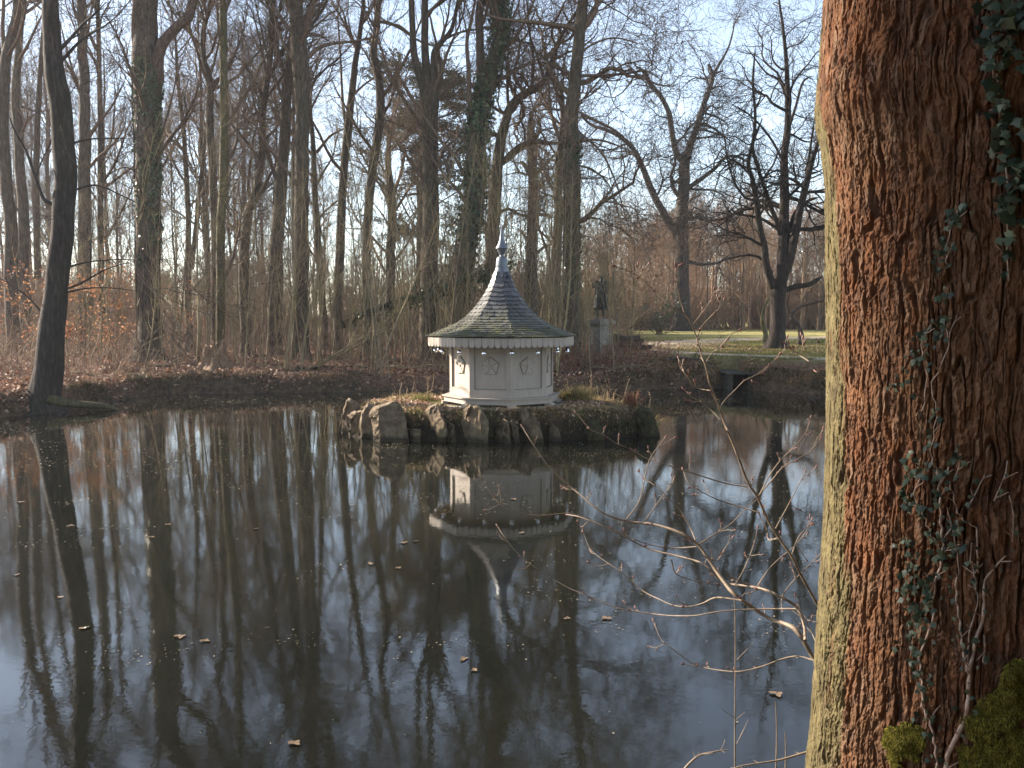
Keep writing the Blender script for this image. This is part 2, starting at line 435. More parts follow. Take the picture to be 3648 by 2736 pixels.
CFG_FOREST = [(34, 3.6, 42, 0.13, 0.09, 8, dict(rmax=0.07, tr=(0.25, 1), zmin=2.2)), (300, 1.7, 40, 0.16, 0.05, 6, dict(rmax=0.02, rmin=0.006)),
              (1700, 0.9, 42, 0.18, 0.02, 5, dict(rmin=0.0045)), (3800, 0.42, 45, 0.2, 0.0, 3, dict(rmin=0.0035))]
CFG_OAK = [(70, 3.6, 62, 0.30, 0.03, 10, dict(rmax=0.09, tr=(0.15, 1), zmin=3.0)), (520, 1.9, 55, 0.30, 0.0, 7, dict(rmax=0.03, rmin=0.009)),
           (2800, 1.0, 50, 0.28, -0.02, 5, dict(rmin=0.007)), (6000, 0.5, 50, 0.25, -0.02, 3, dict(rmin=0.0055))]

def traced_tree(name, label, Y, O, s, trunks, limbs=(), mat='bark', cfg=CFG_FOREST, seed=0, group=None, dens=1.0, cat_='tree', flare=True, base_z=None, ext=3.5):
    """trunks / limbs: lists of [(x, y, width), ...] in a crop of the photo with origin O and scale s, bottom first"""
    rng = np.random.default_rng(seed)
    def conv(line, Yo=0.0, slope=0.0):
        out = []; acc = 0; prev = None
        for x, y, w in line:
            p = at(O[0]+x/s, O[1]+y/s, Y+Yo)
            if prev is not None: acc += np.linalg.norm(p-prev)
            prev = p.copy()
            p = at(O[0]+x/s, O[1]+y/s, Y+Yo+slope*acc)
            out.append([*p, w/s/F*(Y+Yo)/2])
        return np.array(out)
    T = []
    for k, line in enumerate(trunks):
        q = conv(line, 0.0 if k == 0 else rng.normal()*0.05, 0.0 if k == 0 else rng.normal()*0.06)
        if k == 0:
            bz = gz1(q[0, 0], q[0, 1]) if base_z is None else base_z
            b = q[0].copy(); b[2] = bz - 0.15; b[3] *= 1.12
            if q[0, 2] > bz + 0.25:
                e = q[0].copy(); e[2] = bz + 0.25; q = np.vstack([b, e, q])
            else: q = np.vstack([b, q[q[:, 2] > bz+0.05]])
            base = np.array([b[0], b[1], bz])
        T.append(q)
    Lm = [conv(l, 0.0, (rng.random()-0.5)*0.7) for l in limbs]
    topy = lambda q: q[-1, 2] > 1.92 + 0.3*q[-1, 1]
    allL = []
    for k, q in enumerate(T + Lm):
        if topy(q) and ext > 0:
            d = unit(q[-1, :3]-q[-2, :3]); r = q[-1, 3]; p = q[-1].copy()
            for j in range(1, 5):
                d = unit(d + rng.normal(size=3)*0.15 + np.array([0, 0, 0.12])); p = p.copy(); p[:3] += d*ext/4*(1 if k < len(T) else 0.6); p[3] = r*(1-0.2*j); q = np.vstack([q, p])
        K = max(10, min(60, len(q)*5))
        c = cat(q, K); c[:, 3] = np.maximum(c[:, 3], 0.004)
        sc = c[:, 3:4]*0.12
        nn = np.stack([fbm(np.c_[c[:, :3]*1.3+7*a+seed], 2) for a in range(3)], 1)
        c[1:, :3] += nn[1:]*np.minimum(sc[1:]*4, 0.10)*np.array([0.6, 1, 0])
        if k >= len(T): c[-3:, 3] *= np.array([0.85, 0.6, 0.35])
        allL.append((c[:, :3]-base, c[:, 3]))
    root = empty(name, base, label, cat_, group)
    mbt = MB()
    for k in range(len(T)):
        p, r = allL[k]
        rr_ = r.copy()
        if k == 0 and flare:
            hz = p[:, 2]; rr_ = r*(1+0.28*np.exp(-np.maximum(hz, 0)/0.22))
        mbt_n = mbt.n
        mbt.tubes(p, rr_, 20 if Y < 35 else 12)
        V = mbt.v[-1]
        cen = np.repeat(p, 20 if Y < 35 else 12, 0)
        dr = V-cen; lump = 1 + 0.10*fbm(V*np.array([5, 5, 2.0])+seed, 3)[:, None]
        if k == 0 and flare:
            an = np.arctan2(dr[:, 1], dr[:, 0]); lump = lump*(1 + (0.30*np.exp(-np.maximum(V[:, 2], 0)/0.3)*np.cos(an*5+seed))[:, None])
        mbt.v[-1] = cen + dr*lump
    trunk = mbt.build('trunk', M[mat], root)
    mbc = MB()
    for k in range(len(T), len(allL)): mbc.tubes(allL[k][0], allL[k][1], 10)
    cf = [(max(2, int(c[0]*dens)), *c[1:]) for c in cfg]
    branching(mbc, rng, allL, cf)
    if mbc.n: mbc.build("crown", M["twig"] if mat != 'bark_dark' else M['bark_dark'], root)
    root['trunk_pts'] = 0
    del root['trunk_pts']
    return root, base, allL

A_, SA = (0, 0), 1.1056
B_, SB = (800, 0), 1.185
C_ = (1600, 0)
D_ = (2100, 0)
TREES = {}
def tt(key, *a, **k): TREES[key] = traced_tree(*a, **k)

tt('A1', 'leaning_tree', 'thick dark tree leaning right over the water at far left, mossy at its foot', 17.3, A_, SA,
   [[(160,1600,140),(168,1560,125),(178,1500,112),(195,1400,104),(213,1250,92),(225,1100,86),(243,950,84),(252,800,82),(254,650,82),(248,500,80),(238,400,80),(222,330,76),(207,200,66),(203,100,62),(200,0,58)]],
   [[(215,805,20),(175,785,14),(140,700,11),(105,600,9),(60,520,7),(30,440,5)],[(285,565,10),(340,550,7),(400,545,6),(520,545,4)],
    [(262,1140,10),(330,1110,7),(420,1060,5),(520,1030,3)],[(268,1150,9),(350,1135,6),(450,1135,4),(560,1150,3)],[(225,350,30),(235,250,18),(262,220,14),(330,150,9),(430,90,5)],
    [(275,1050,9),(360,1030,6),(470,1022,4),(540,1025,3)],[(200,1280,8),(120,1180,6),(40,1120,4),(-30,1080,3)],[(285,750,9),(380,730,7),(480,770,5),(560,810,3)]],
   mat='bark_dark', seed=1, dens=0.3, cat_='tree', base_z=-0.05)
tt('A2', 'broadleaf_tree', 'thick ivy-clad trunk left of the stump with one mossy limb rising to the right', 25.5, A_, SA,
   [[(598,1432,120),(592,1380,102),(584,1200,88),(584,1000,92),(583,800,95),(580,600,98),(578,400,104),(572,250,100),(572,100,88),(578,0,80)]],
   [[(612,330,52),(622,240,44),(645,165,40),(690,112,36),(738,72,34),(752,30,32),(768,-20,30)],[(545,300,24),(531,200,22),(528,100,20),(532,0,19)],
    [(625,560,9),(660,450,8),(690,330,6),(720,220,5)],[(560,700,8),(500,660,6),(430,680,4)]], seed=2, dens=0.55)
tt('A6', 'broadleaf_tree', 'tall straight grey trunk between the leaning tree and the ivy-clad one', 33, A_, SA,
   [[(335,1200,54),(335,950,50),(335,600,44),(335,400,40),(325,200,36),(320,0,34)]], [[(338,560,16),(390,480,12),(440,420,8),(500,300,5)]], seed=3, dens=0.5)
tt('A3', 'broadleaf_tree', 'grey forked trunk cut by the left edge of the picture', 31, A_, SA,
   [[(45,1180,52),(40,900,46),(12,520,42),(22,260,38),(60,60,30),(66,-40,28)]], [[(20,300,24),(-10,180,18),(-30,60,14)],[(25,250,20),(10,120,15),(14,0,12)]], seed=4, dens=0.5)
tt('A4', 'broadleaf_tree', 'slender twin-stemmed grey trunk left of the leaning tree', 34, A_, SA,
   [[(98,1140,44),(86,700,38),(62,400,32),(70,200,27),(90,0,24)],[(150,1100,26),(143,700,24),(152,400,20),(165,200,16),(175,0,13)]], [[(85,420,9),(150,440,7),(230,420,4)]], seed=5, dens=0.5)
tt('A7', 'broadleaf_tree', 'thin straight dark trunk just left of the ivy-clad thick one', 35, A_, SA,
   [[(398,1160,26),(396,800,23),(394,500,21),(390,200,17),(388,0,15)]], [], seed=6, dens=0.7)
tt('A9', 'broadleaf_tree', 'slim forked trunk right of the mossy limb, leaning left at its top', 33, A_, SA,
   [[(742,1230,26),(742,950,22),(735,700,19),(716,450,16),(700,300,13),(690,150,9)],[(755,1060,20),(775,870,18),(800,620,15),(812,500,12)]], [], seed=7, dens=0.8)
tt('A10', 'broadleaf_tree', 'crooked dark trunk with a kink near the top, beside the pale straight one', 29, A_, SA,
   [[(845,1330,30),(845,900,30),(832,560,30),(823,320,27),(803,230,20),(802,120,18),(826,30,16)]], [[(825,300,12),(845,240,9),(862,160,7)],[(825,60,12),(800,20,10),(780,-30,9)]], seed=8, dens=0.8)
tt('A11', 'broadleaf_tree', 'pale straight moss-tinted trunk rising right behind the stump', 26.5, A_, SA,
   [[(868,1380,36),(868,1000,34),(882,600,33),(881,300,29),(878,0,26)]], [[(896,550,12),(925,515,10),(960,490,8),(1000,455,6)],[(870,180,8),(835,150,6),(800,80,5)]], mat='bark_moss', seed=9, dens=0.8)
tt('B1', 'broadleaf_tree', 'sinuous dark trunk curving right as it rises, left of the paired thick trunks', 29, B_, SB,
   [[(86,1380,46),(80,1150,42),(95,920,38),(132,820,34),(155,650,29),(165,450,26),(185,300,22),(200,130,18),(210,0,15)]],
   [[(165,480,11),(150,380,9),(150,330,7)],[(0,595,14),(50,545,13),(100,500,11),(150,462,9)],[(180,330,10),(150,180,8),(120,60,6)]], seed=10)
tt('B2', 'broadleaf_tree', 'left one of the paired thick trunks, leaning in towards its neighbour', 28.5, B_, SB,
   [[(210,1380,62),(222,1000,56),(235,800,52),(255,600,46),(262,430,42),(276,250,38),(292,120,32)]],
   [[(250,440,15),(222,350,13),(195,300,10),(165,170,7),(135,30,5)]], seed=12)
tt('B3', 'broadleaf_tree', 'right one of the paired thick trunks, straight and dark with a wide right limb', 27, B_, SB,
   [[(318,1400,72),(325,1000,62),(325,700,58),(326,450,60),(320,300,70),(308,150,62),(300,0,54)]],
   [[(335,140,26),(352,60,20),(385,0,17)],[(350,245,20),(390,205,18),(450,185,14),(560,172,9),(640,150,6)],[(338,150,14),(400,150,10),(450,180,7)],[(285,60,22),(262,10,18),(250,-40,16)]], seed=13, dens=1.1)
tt('B4', 'broadleaf_tree', 'slim trunk just right of the paired thick trunks, with a low right limb', 33, B_, SB,
   [[(418,1330,32),(400,1080,28),(385,850,24),(375,650,21),(362,450,17),(355,300,13)]], [[(388,645,14),(440,580,11),(490,550,8),(560,520,5)]], seed=14, dens=0.55)
tt('B5', 'broadleaf_tree', 'straight trunk leaning slightly right, midway between paired trunks and conifer', 31.5, B_, SB,
   [[(475,1300,40),(490,1000,37),(505,700,33),(520,550,36),(536,420,30),(548,300,26),(565,180,21),(582,60,18),(586,0,16)]],
   [[(510,520,14),(498,400,11),(490,250,9),(480,100,7)],[(545,400,10),(600,350,8),(680,300,6),(780,285,4)]], seed=15, dens=0.55)
tt('B6', 'broadleaf_tree', 'smooth S-curved trunk standing left of the conifer', 31, B_, SB,
   [[(598,1320,40),(603,950,38),(622,740,36),(645,600,36),(660,450,36),(648,320,33),(630,230,30),(640,120,27),(655,0,25)]],
   [[(645,90,14),(700,100,13),(750,125,11),(800,160,9)],[(655,500,8),(720,520,6),(800,560,4)]], seed=16, dens=0.55)
tt('B7', 'broadleaf_tree', 'short stout dark trunk in front of the conifer foot', 38, B_, SB,
   [[(700,1250,40),(704,1000,38),(706,850,36),(690,700,26),(700,500,16)]], [[(706,840,18),(740,740,12),(770,600,8)]], seed=17, dens=0.7)
tt('B8', 'broadleaf_tree', 'thick trunk splitting into three upright limbs, right of the conifer', 27.5, B_, SB,
   [[(866,1400,84),(866,1100,74),(870,900,70),(870,700,66),(871,500,64),(868,420,72),(858,350,40),(848,230,32),(845,100,29),(845,0,27)],
    [(862,440,40),(832,350,36),(802,240,30),(792,120,26),(790,0,24)],[(882,430,34),(886,330,30),(886,230,28),(915,180,22),(960,120,17),(985,0,13)]],
   [[(888,420,16),(914,330,16),(905,230,13),(880,130,10)],[(800,160,10),(740,110,9),(690,95,7),(600,30,5)],[(895,500,9),(950,480,8),(1010,430,5)]], seed=18, dens=1.1)
tt('C1', 'ivy_clad_tree', 'broad double-stemmed trunk behind the spire, wrapped in dark ivy', 27, C_, SB,
   [[(45,1230,100),(72,1000,92),(100,900,88),(115,700,84),(122,560,80),(140,450,66),(172,350,56),(198,220,52),(218,110,48),(215,0,40)],
    [(130,520,40),(136,350,36),(130,200,34),(130,60,34),(137,0,32)]],
   [[(95,600,24),(90,470,22),(82,300,18),(76,180,15),(95,80,12),(110,0,10)]], seed=19)
tt('C2', 'broadleaf_tree', 'curving trunk right behind the spire whose limbs arch over to the right', 29.5, C_, SB,
   [[(172,1290,66),(180,1100,60),(188,900,54),(205,700,48),(218,600,42),(235,520,38),(258,450,36),(312,400,34),(380,362,30),(420,310,26),(442,230,22),(470,160,18),(512,90,14)]],
   [[(222,690,26),(290,622,22),(350,600,18),(430,604,14),(482,606,10)],[(250,470,14),(245,330,12),(250,200,9),(262,60,7)],[(400,340,16),(380,260,12),(340,150,8),(330,40,6)],[(420,320,12),(450,350,10),(500,345,7)]], cfg=CFG_OAK, seed=20, dens=0.6)
tt('C3', 'broadleaf_tree', 'gnarled trunk with a knobbly pollarded head, seen between spire and tall straight trunk', 42, C_, SB,
   [[(345,1270,58),(350,1000,48),(356,800,42),(354,690,38),(350,610,42),(345,520,26),(350,470,18)]],
   [[(352,760,20),(322,700,18),(300,680,14)],[(366,740,20),(410,692,13),(440,660,10),(470,640,7)],[(335,610,22),(290,640,16),(240,690,10)],[(360,600,16),(385,540,12),(370,480,9)],[(348,480,14),(385,430,12),(420,380,10)]], cfg=CFG_OAK, seed=21, dens=0.45)
tt('C5', 'broadleaf_tree', 'dark trunk half hidden behind the left side of the tall straight one', 31, C_, SB,
   [[(440,1300,50),(455,1050,42),(463,850,38),(470,650,30),(478,480,22),(470,350,16)]], [[(470,600,14),(440,520,12),(425,420,9),(420,300,7)]], seed=22, dens=0.55)
tt('C4', 'broadleaf_tree', 'tall straight trunk right of the house roof, ivy on its lower half', 26.5, C_, SB,
   [[(512,1370,80),(515,1100,72),(516,900,70),(517,700,66),(520,500,60),(532,350,52),(546,200,48),(556,80,46),(562,0,44)]],
   [[(572,100,18),(605,40,14),(640,0,11)],[(545,600,12),(620,590,10),(700,610,7),(790,650,5)],[(560,480,14),(620,510,13),(690,545,11),(740,580,9)],[(560,320,13),(640,318,12),(740,312,10),(830,300,7),(900,340,5)],
    [(550,560,11),(640,640,9),(700,760,7),(740,900,5),(770,1010,3)],[(545,240,10),(600,190,9),(700,160,7),(820,190,5)],[(555,700,9),(610,720,8),(680,790,6),(730,960,4)]], cfg=CFG_OAK, seed=23, dens=0.9)
tt('D2', 'oak_tree', 'large spreading oak at the back of the lawn with a long limb reaching left', 60, D_, SB,
   [[(390,1395,74),(389,1200,60),(388,1000,58),(392,850,50),(400,750,46),(405,680,44),(430,600,28),(455,530,26),(480,450,23),(505,380,20),(520,320,17),(502,270,12)]],
   [[(402,690,28),(366,640,26),(350,560,23),(336,480,21),(302,410,19),(262,360,17),(230,305,14),(190,275,10)],
    [(375,990,34),(345,955,34),(300,880,31),(260,800,28),(230,720,25),(190,640,22),(150,592,19),(80,552,15),(0,522,11),(-60,450,8)],
    [(420,790,20),(480,750,18),(530,710,16),(570,668,14),(620,660,12),(668,684,9)],[(412,925,18),(460,918,15),(505,940,10)],
    [(392,850,16),(356,800,14),(345,740,12),(362,690,10),(358,640,8)],[(412,1105,16),(480,1116,13),(540,1110,11),(580,1092,10),(650,1080,7)],
    [(520,320,14),(555,260,11),(590,190,8),(610,110,6)],[(455,520,14),(520,540,10),(600,600,7)],[(405,800,12),(470,800,9),(540,810,7),(600,860,5)]], cfg=CFG_OAK, seed=24, dens=1.1, ext=2, mat='bark_dark')
tt('D1', 'oak_tree', 'oak on the lawn nearest the thick foreground trunk, with many rising limbs', 29.5, D_, SB,
   [[(785,1462,80),(790,1400,66),(795,1300,62),(797,1220,66),(812,1130,50),(820,1000,44),(825,850,38),(820,680,32),(835,550,28),(836,400,23),(830,250,17),(815,100,12)]],
   [[(785,1230,30),(765,1190,32),(746,1120,30),(740,1050,28),(720,960,25),(705,850,21),(690,760,19),(672,690,16),(690,600,14),(700,480,12),(690,350,10),(700,200,7)],
    [(805,990,22),(790,930,20),(770,880,19),(735,780,17),(708,690,14),(690,610,12),(730,500,9)],[(820,1180,34),(846,1090,38),(866,1000,34),(890,880,30),(920,760,26),(945,660,20),(980,560,14)],
    [(838,985,20),(870,900,18),(920,850,14),(968,832,10)],[(800,970,14),(740,930,12),(680,912,10),(620,902,9),(598,880,6)],[(820,1228,24),(870,1210,24),(930,1200,21),(985,1165,15)],
    [(760,1130,16),(740,1105,12),(700,1080,11),(640,1080,9),(570,1098,6)],[(835,560,14),(870,450,11),(900,350,9),(940,320,6)],[(825,700,12),(780,610,10),(730,540,9),(670,480,7),(600,440,5)],
    [(860,960,16),(910,780,13),(930,640,10),(950,500,8)],[(835,420,12),(800,340,9),(740,300,7),(650,180,5)]], cfg=CFG_OAK, seed=25, dens=0.9, ext=2, mat='bark_dark')
tt('D3', 'bent_tree', 'small bent tree just behind the right foot of the nearer oak', 33, D_, SB,
   [[(893,1412,22),(880,1370,17),(850,1338,15),(880,1300,13),(940,1280,10),(985,1270,8)]], [[(855,1345,8),(835,1290,6),(850,1220,5)]], cfg=CFG_OAK, seed=26, dens=0.12, ext=0, mat='bark_dark')
tt('D4', 'bent_tree', 'small crooked tree left of the nearer oak, curling towards its trunk', 35, D_, SB,
   [[(742,1405,20),(730,1360,18),(735,1310,15),(755,1265,12),(775,1230,9)]], [[(730,1350,10),(715,1300,8),(725,1240,5)]], cfg=CFG_OAK, seed=27, dens=0.06, ext=0, mat='bark_moss')

# ------------------------------------------------------------------ background trees of the wood: a few kinds, copied
def free_tree(seed, H, r0, cfgs, lean=0.05, fork=2):
    rng = np.random.default_rng(seed)
    n = 9; z = np.linspace(-0.15, H, n); w = np.cumsum(rng.normal(size=(n, 2))*lean*H/8, 0); w -= w[0]
    r = r0*(1-0.75*np.linspace(0, 1, n)**1.2); q = np.c_[w, z, r]
    c = cat(q, 26); c[:, 3] = np.maximum(c[:, 3], 0.006)
    L = [(c[:, :3], c[:, 3])]
    for k in range(fork):
        i = rng.integers(10, 18); p = c[i, :3].copy(); r_ = c[i, 3]*0.7
        d = unit(np.array([*(rng.normal(size=2)*0.45), 1.0])); pts = [[*p, r_]]
        for j in range(6):
            d = unit(d + rng.normal(size=3)*0.12 + np.array([0, 0, 0.08])); p = p + d*(H-c[i, 2])/6.5; pts.append([*p, r_*(1-0.14*(j+1))])
        e = cat(np.array(pts), 14); L.append((e[:, :3], np.maximum(e[:, 3], 0.005)))
    a = MB(); b = MB(); a.tubes(*L[0], 12)
    for l in L[1:]: b.tubes(*l, 8)
    branching(b, rng, L, cfgs, H/13)
    return a, b

def copy_tree(root, loc, rz, sc, name=None):
    r = root.copy(); COL.objects.link(r); r.location = tuple(float(k) for k in loc); r.rotation_euler = (0, 0, rz); r.scale = (sc, sc, sc)
    for ch in list(root.children):
        c = ch.copy(); COL.objects.link(c); c.parent = r
    return r

ZONES = [(-300, 150, 'by the left edge of the picture'), (150, 330, 'behind the leaning dark tree'), (330, 480, 'left of the ivy-clad thick trunk'),
         (480, 640, 'behind the ivy-clad thick trunk'), (640, 830, 'around the jagged stump'), (830, 960, 'left of the paired thick trunks'),
         (960, 1140, 'around the paired thick trunks'), (1140, 1300, 'right of the paired thick trunks'), (1300, 1450, 'left of the conifer'), (1450, 1620, 'left of the house roof'),
         (1620, 1800, 'behind the house spire'), (1800, 1980, 'just right of the house spire'), (1980, 2110, 'just left of the statue'), (2110, 2300, 'around the statue'),
         (2300, 2600, 'near the far oak'), (2600, 2900, 'near the nearer oak'), (2900, 5000, 'behind the thick foreground trunk')]
def zone(sx):
    for a, b, t in ZONES:
        if a <= sx < b: return t
    return ZONES[0][2]
def px_of(x, y): return 1824 + F*x/(y*cos(PITCH)*1.0)

CFG_BG = [(30, 3.4, 38, 0.14, 0.09, 7, dict(rmax=0.06, tr=(0.2, 1), zmin=2.0)), (230, 1.7, 38, 0.18, 0.05, 5, dict(rmax=0.02, rmin=0.008)), (1300, 0.9, 42, 0.2, 0.02, 4, dict(rmin=0.007))]
kinds = []
for k, (H, r0, fk) in enumerate([(15, 0.125, 2), (14, 0.085, 1), (16, 0.16, 3), (12, 0.055, 0), (13, 0.095, 2)]):
    a, b = free_tree(40+k, H, r0, CFG_BG, 0.04 if k != 3 else 0.03, fk)
    kinds.append((a, b))
protos = [None]*5
rng = np.random.default_rng(77)
used = []
def add_bg(x, y, k, sc, rz):
    sx = px_of(x, y); zt = zone(sx)
    size = ['medium forked', 'thin straight', 'stout many-branched', 'very thin pole-like', 'slender leaning'][k]
    dist = 'mid-wood' if y < 48 else 'far back'
    lab = f'{size} bare tree, {dist}, {zt}'
    grp = f'bare trees of the wood {zt}'
    loc = (x, y, gz1(x, y))
    if protos[k] is None:
        r = empty('bare_tree', loc, lab, 'tree', grp, rz); r.scale = (sc, sc, sc)
        kinds[k][0].build('trunk', M['bark'], r); kinds[k][1].build('crown', M['twig'], r); protos[k] = r
    else:
        r = copy_tree(protos[k], loc, rz, sc); tag(r, lab, 'tree', grp)
# middle and far wood, left and centre
cnt = 0; tries = 0
while cnt < N_BG and tries < 4000:
    tries += 1
    y = 35 + 42*rng.random(); sx = -150 + 2310*rng.random()
    if sx < 120: y = max(y, 40)
    x = (sx-1824)/F*y
    if any((x-a)**2+(y-b)**2 < 2.2 for a, b in used): continue
    if sx > 1250 and rng.random() < 0.8: cnt += 1; continue
    if sx > 850 and y < 46: continue
    used.append((x, y)); cnt += 1
    add_bg(x, y, int(rng.choice(5, p=[.22, .28, .1, .25, .15])), 0.75+0.5*rng.random(), rng.random()*6.28)
for sx, y, k in [(2520, 62, 1), (2610, 66, 3), (2640, 64, 1), (2380, 60, 3), (2700, 70, 3), (2870, 64, 3), (2920, 60, 1), (2250, 46, 3), (2330, 70, 1)]:
    add_bg((sx-1824)/F*y, y, k, 0.62, sx*0.01)

# the distant wood, one mass of scrub and small trees
cb = [(24, 3.0, 45, 0.2, 0.06, 6, dict(rmax=0.06, tr=(0.08, 1))), (160, 1.6, 42, 0.22, 0.03, 5, dict(rmin=0.013)), (800, 0.9, 45, 0.22, 0.0, 3, dict(rmin=0.011))]
mbd = MB(); var = [free_tree(90+k, 9.5, 0.10, cb, 0.05, 2) for k in range(5)]
for i in range(N_WOOD):
    if i < N_WOOD*0.30:
        y = 60 + 40*rng.random(); x = (2080 + 1300*rng.random() - 1824)/F*y
    elif i < N_WOOD*0.55:
        y = 62 + 50*rng.random(); x = (-200 + 2600*rng.random() - 1824)/F*y
    else:
        y = 38 + 26*rng.random(); x = (-150 + 2350*rng.random() - 1824)/F*y
    a, b = var[i % 5]; sc = (0.6 + 0.45*rng.random()) if i < N_WOOD*0.3 else (0.26+0.24*rng.random()); an = rng.random()*6.28; cr, sr = cos(an), sin(an); zz = 0.78 if x > 5 else 0.55
    for m_ in (a, b):
        base = mbd.n
        V = np.concatenate(m_.v)*sc; V = np.stack([V[:, 0]*cr-V[:, 1]*sr + x, V[:, 0]*sr+V[:, 1]*cr + y, V[:, 2]+zz], 1)
        Q = np.concatenate(m_.q); mbd.add(V, Q, rng.random())
def thicket(seed):
    r = np.random.default_rng(seed); n = 15; o = np.c_[r.normal(size=(n, 2))*0.5, np.zeros(n)]; d = unit(np.c_[r.normal(size=(n, 2))*0.45, np.ones(n)]); P = [o]; L = (2.0+2.2*r.random(n))[:, None]
    for k in range(7): d = unit(d + r.normal(size=(n, 3))*0.13); o = o+d*L/7; P.append(o)
    P = np.stack(P, 1); R = (0.022+0.02*r.random(n))[:, None]*np.linspace(1, .35, 8)[None]; m = MB(); m.tubes(P, R, 3); a = grow(r, P, R, 150, 1.1, 45, 0.2, 0.03, 5, rmin=0.012, tr=(0.1, 1)); m.tubes(*a, 3); m.tubes(*grow(r, *a, 420, 0.6, 48, 0.2, 0, 3, rmin=0.010), 3); return m
TK = [thicket(700+k) for k in range(4)]
for i in range(N_TH):
    if i < N_TH*0.55: y = 62 + 16*rng.random(); x = (2050 + 1150*rng.random() - 1824)/F*y
    else: y = 46 + 26*rng.random(); x = (-100 + 2300*rng.random() - 1824)/F*y
    m_ = TK[i % 4]; sc = 0.7 + 0.7*rng.random(); an = rng.random()*6.28; cr, sr = cos(an), sin(an)
    V = np.concatenate(m_.v)*sc; mbd.add(np.stack([V[:, 0]*cr-V[:, 1]*sr + x, V[:, 0]*sr+V[:, 1]*cr + y, V[:, 2]+(0.78 if x > 5 else 0.55)], 1), np.concatenate(m_.q), rng.random())
g = G('distant_twigs'); c = g.ramp(g.attr(), [(0, (0.17, 0.105, 0.075)), (0.5, (0.24, 0.17, 0.11)), (1, (0.29, 0.19, 0.13))]); g.set(c, 0.9, spec=0.1)
tag(mbd.build('distant_wood', g.m), 'hazy brown mass of bare trees closing the view behind lawn and wood', 'woodland', kind='stuff')
# ------------------------------------------------------------------ saplings on the bank
def sapling_mesh(seed, H, r0, lean, ntw, K=12):
    rng = np.random.default_rng(seed); s = np.linspace(0, 1, K)
    p = np.zeros((K, 3)); d = unit(np.array([lean, rng.normal()*0.05, 1.0])); o = np.array([0, 0, -0.1])
    pts = [o]
    for _ in range(K-1):
        d = unit(d + rng.normal(size=3)*0.035 + np.array([0, 0, 0.015])); o = o + d*H/(K-1); pts.append(o)
    P = np.array(pts)[None]; R = (r0*(1-0.82*s))[None]
    m_ = MB(); m_.tubes(P, R, 6)
    a = grow(rng, P, R, ntw, H*0.28, 38, 0.10, 0.08, 7, tr=(0.2, 0.98), rr=0.6, rmax=r0*0.5, rmin=0.005)
    m_.tubes(*a, 4)
    b = grow(rng, *a, ntw*4, H*0.11, 38, 0.12, 0.03, 4, rmin=0.004); m_.tubes(*b, 3)
    return m_
SAP = [(5.2, .022, .0, 14), (6.2, .028, .06, 18), (4.0, .016, -.08, 10), (4.8, .019, .22, 12), (3.2, .013, .12, 9), (5.6, .020, .38, 10), (6.8, .033, -.03, 20), (4.4, .017, -.25, 10), (3.6, .015, .55, 8), (5.0, .024, .12, 14)]
SAPM = [sapling_mesh(300+i, *a) for i, a in enumerate(SAP)]
sp = [None]*len(SAP)
rng = np.random.default_rng(8)
SN = ['upright', 'upright', 'upright', 'right-leaning', 'short upright', 'strongly right-leaning', 'tall upright', 'left-leaning', 'sharply slanting', 'upright']
def add_sap(x, y, k, sc, rz):
    z = zone(px_of(x, y)); dd = 'at the water' if y < 23.6 else ('on the bank' if y < 27 else 'inside the wood')
    lab = f'{SN[k]} pale sapling {dd}, {z}'
    if sp[k] is None: o = SAPM[k].build('sapling', M['sapling']); sp[k] = o
    else: o = sp[k].copy(); COL.objects.link(o)
    o.location = (x, y, gz1(x, y)); o.rotation_euler = (0, 0, rz); o.scale = (sc*0.9, sc*0.9, sc)
    tag(o, lab, 'sapling', f'pale saplings {dd}, {z}')
n = 0
while n < N_SAP:
    sx = 120 + 2130*rng.beta(1.6, 1.25); y = 22.0 + 9*rng.random()**1.3; x = (sx-1824)/F*y
    sd = float(pond_sd(np.array([x]), np.array([y]))[0])
    if sd < 0.35 or (sx < 560 and y < 22.5) or (690 < sx < 850 and y < 24.2): continue
    lean_ok = 1150 < sx < 2100
    pk = np.array([.16, .14, .12, .10 if lean_ok else .02, .12, .10 if lean_ok else .0, .1, .05, .07 if lean_ok else .0, .14]); pk /= pk.sum()
    k = int(rng.choice(10, p=pk)); leany = k in (3, 5, 7, 8)
    add_sap(x, y, k, 0.7+0.45*rng.random(), rng.normal()*0.5 if leany else rng.random()*6.28); n += 1
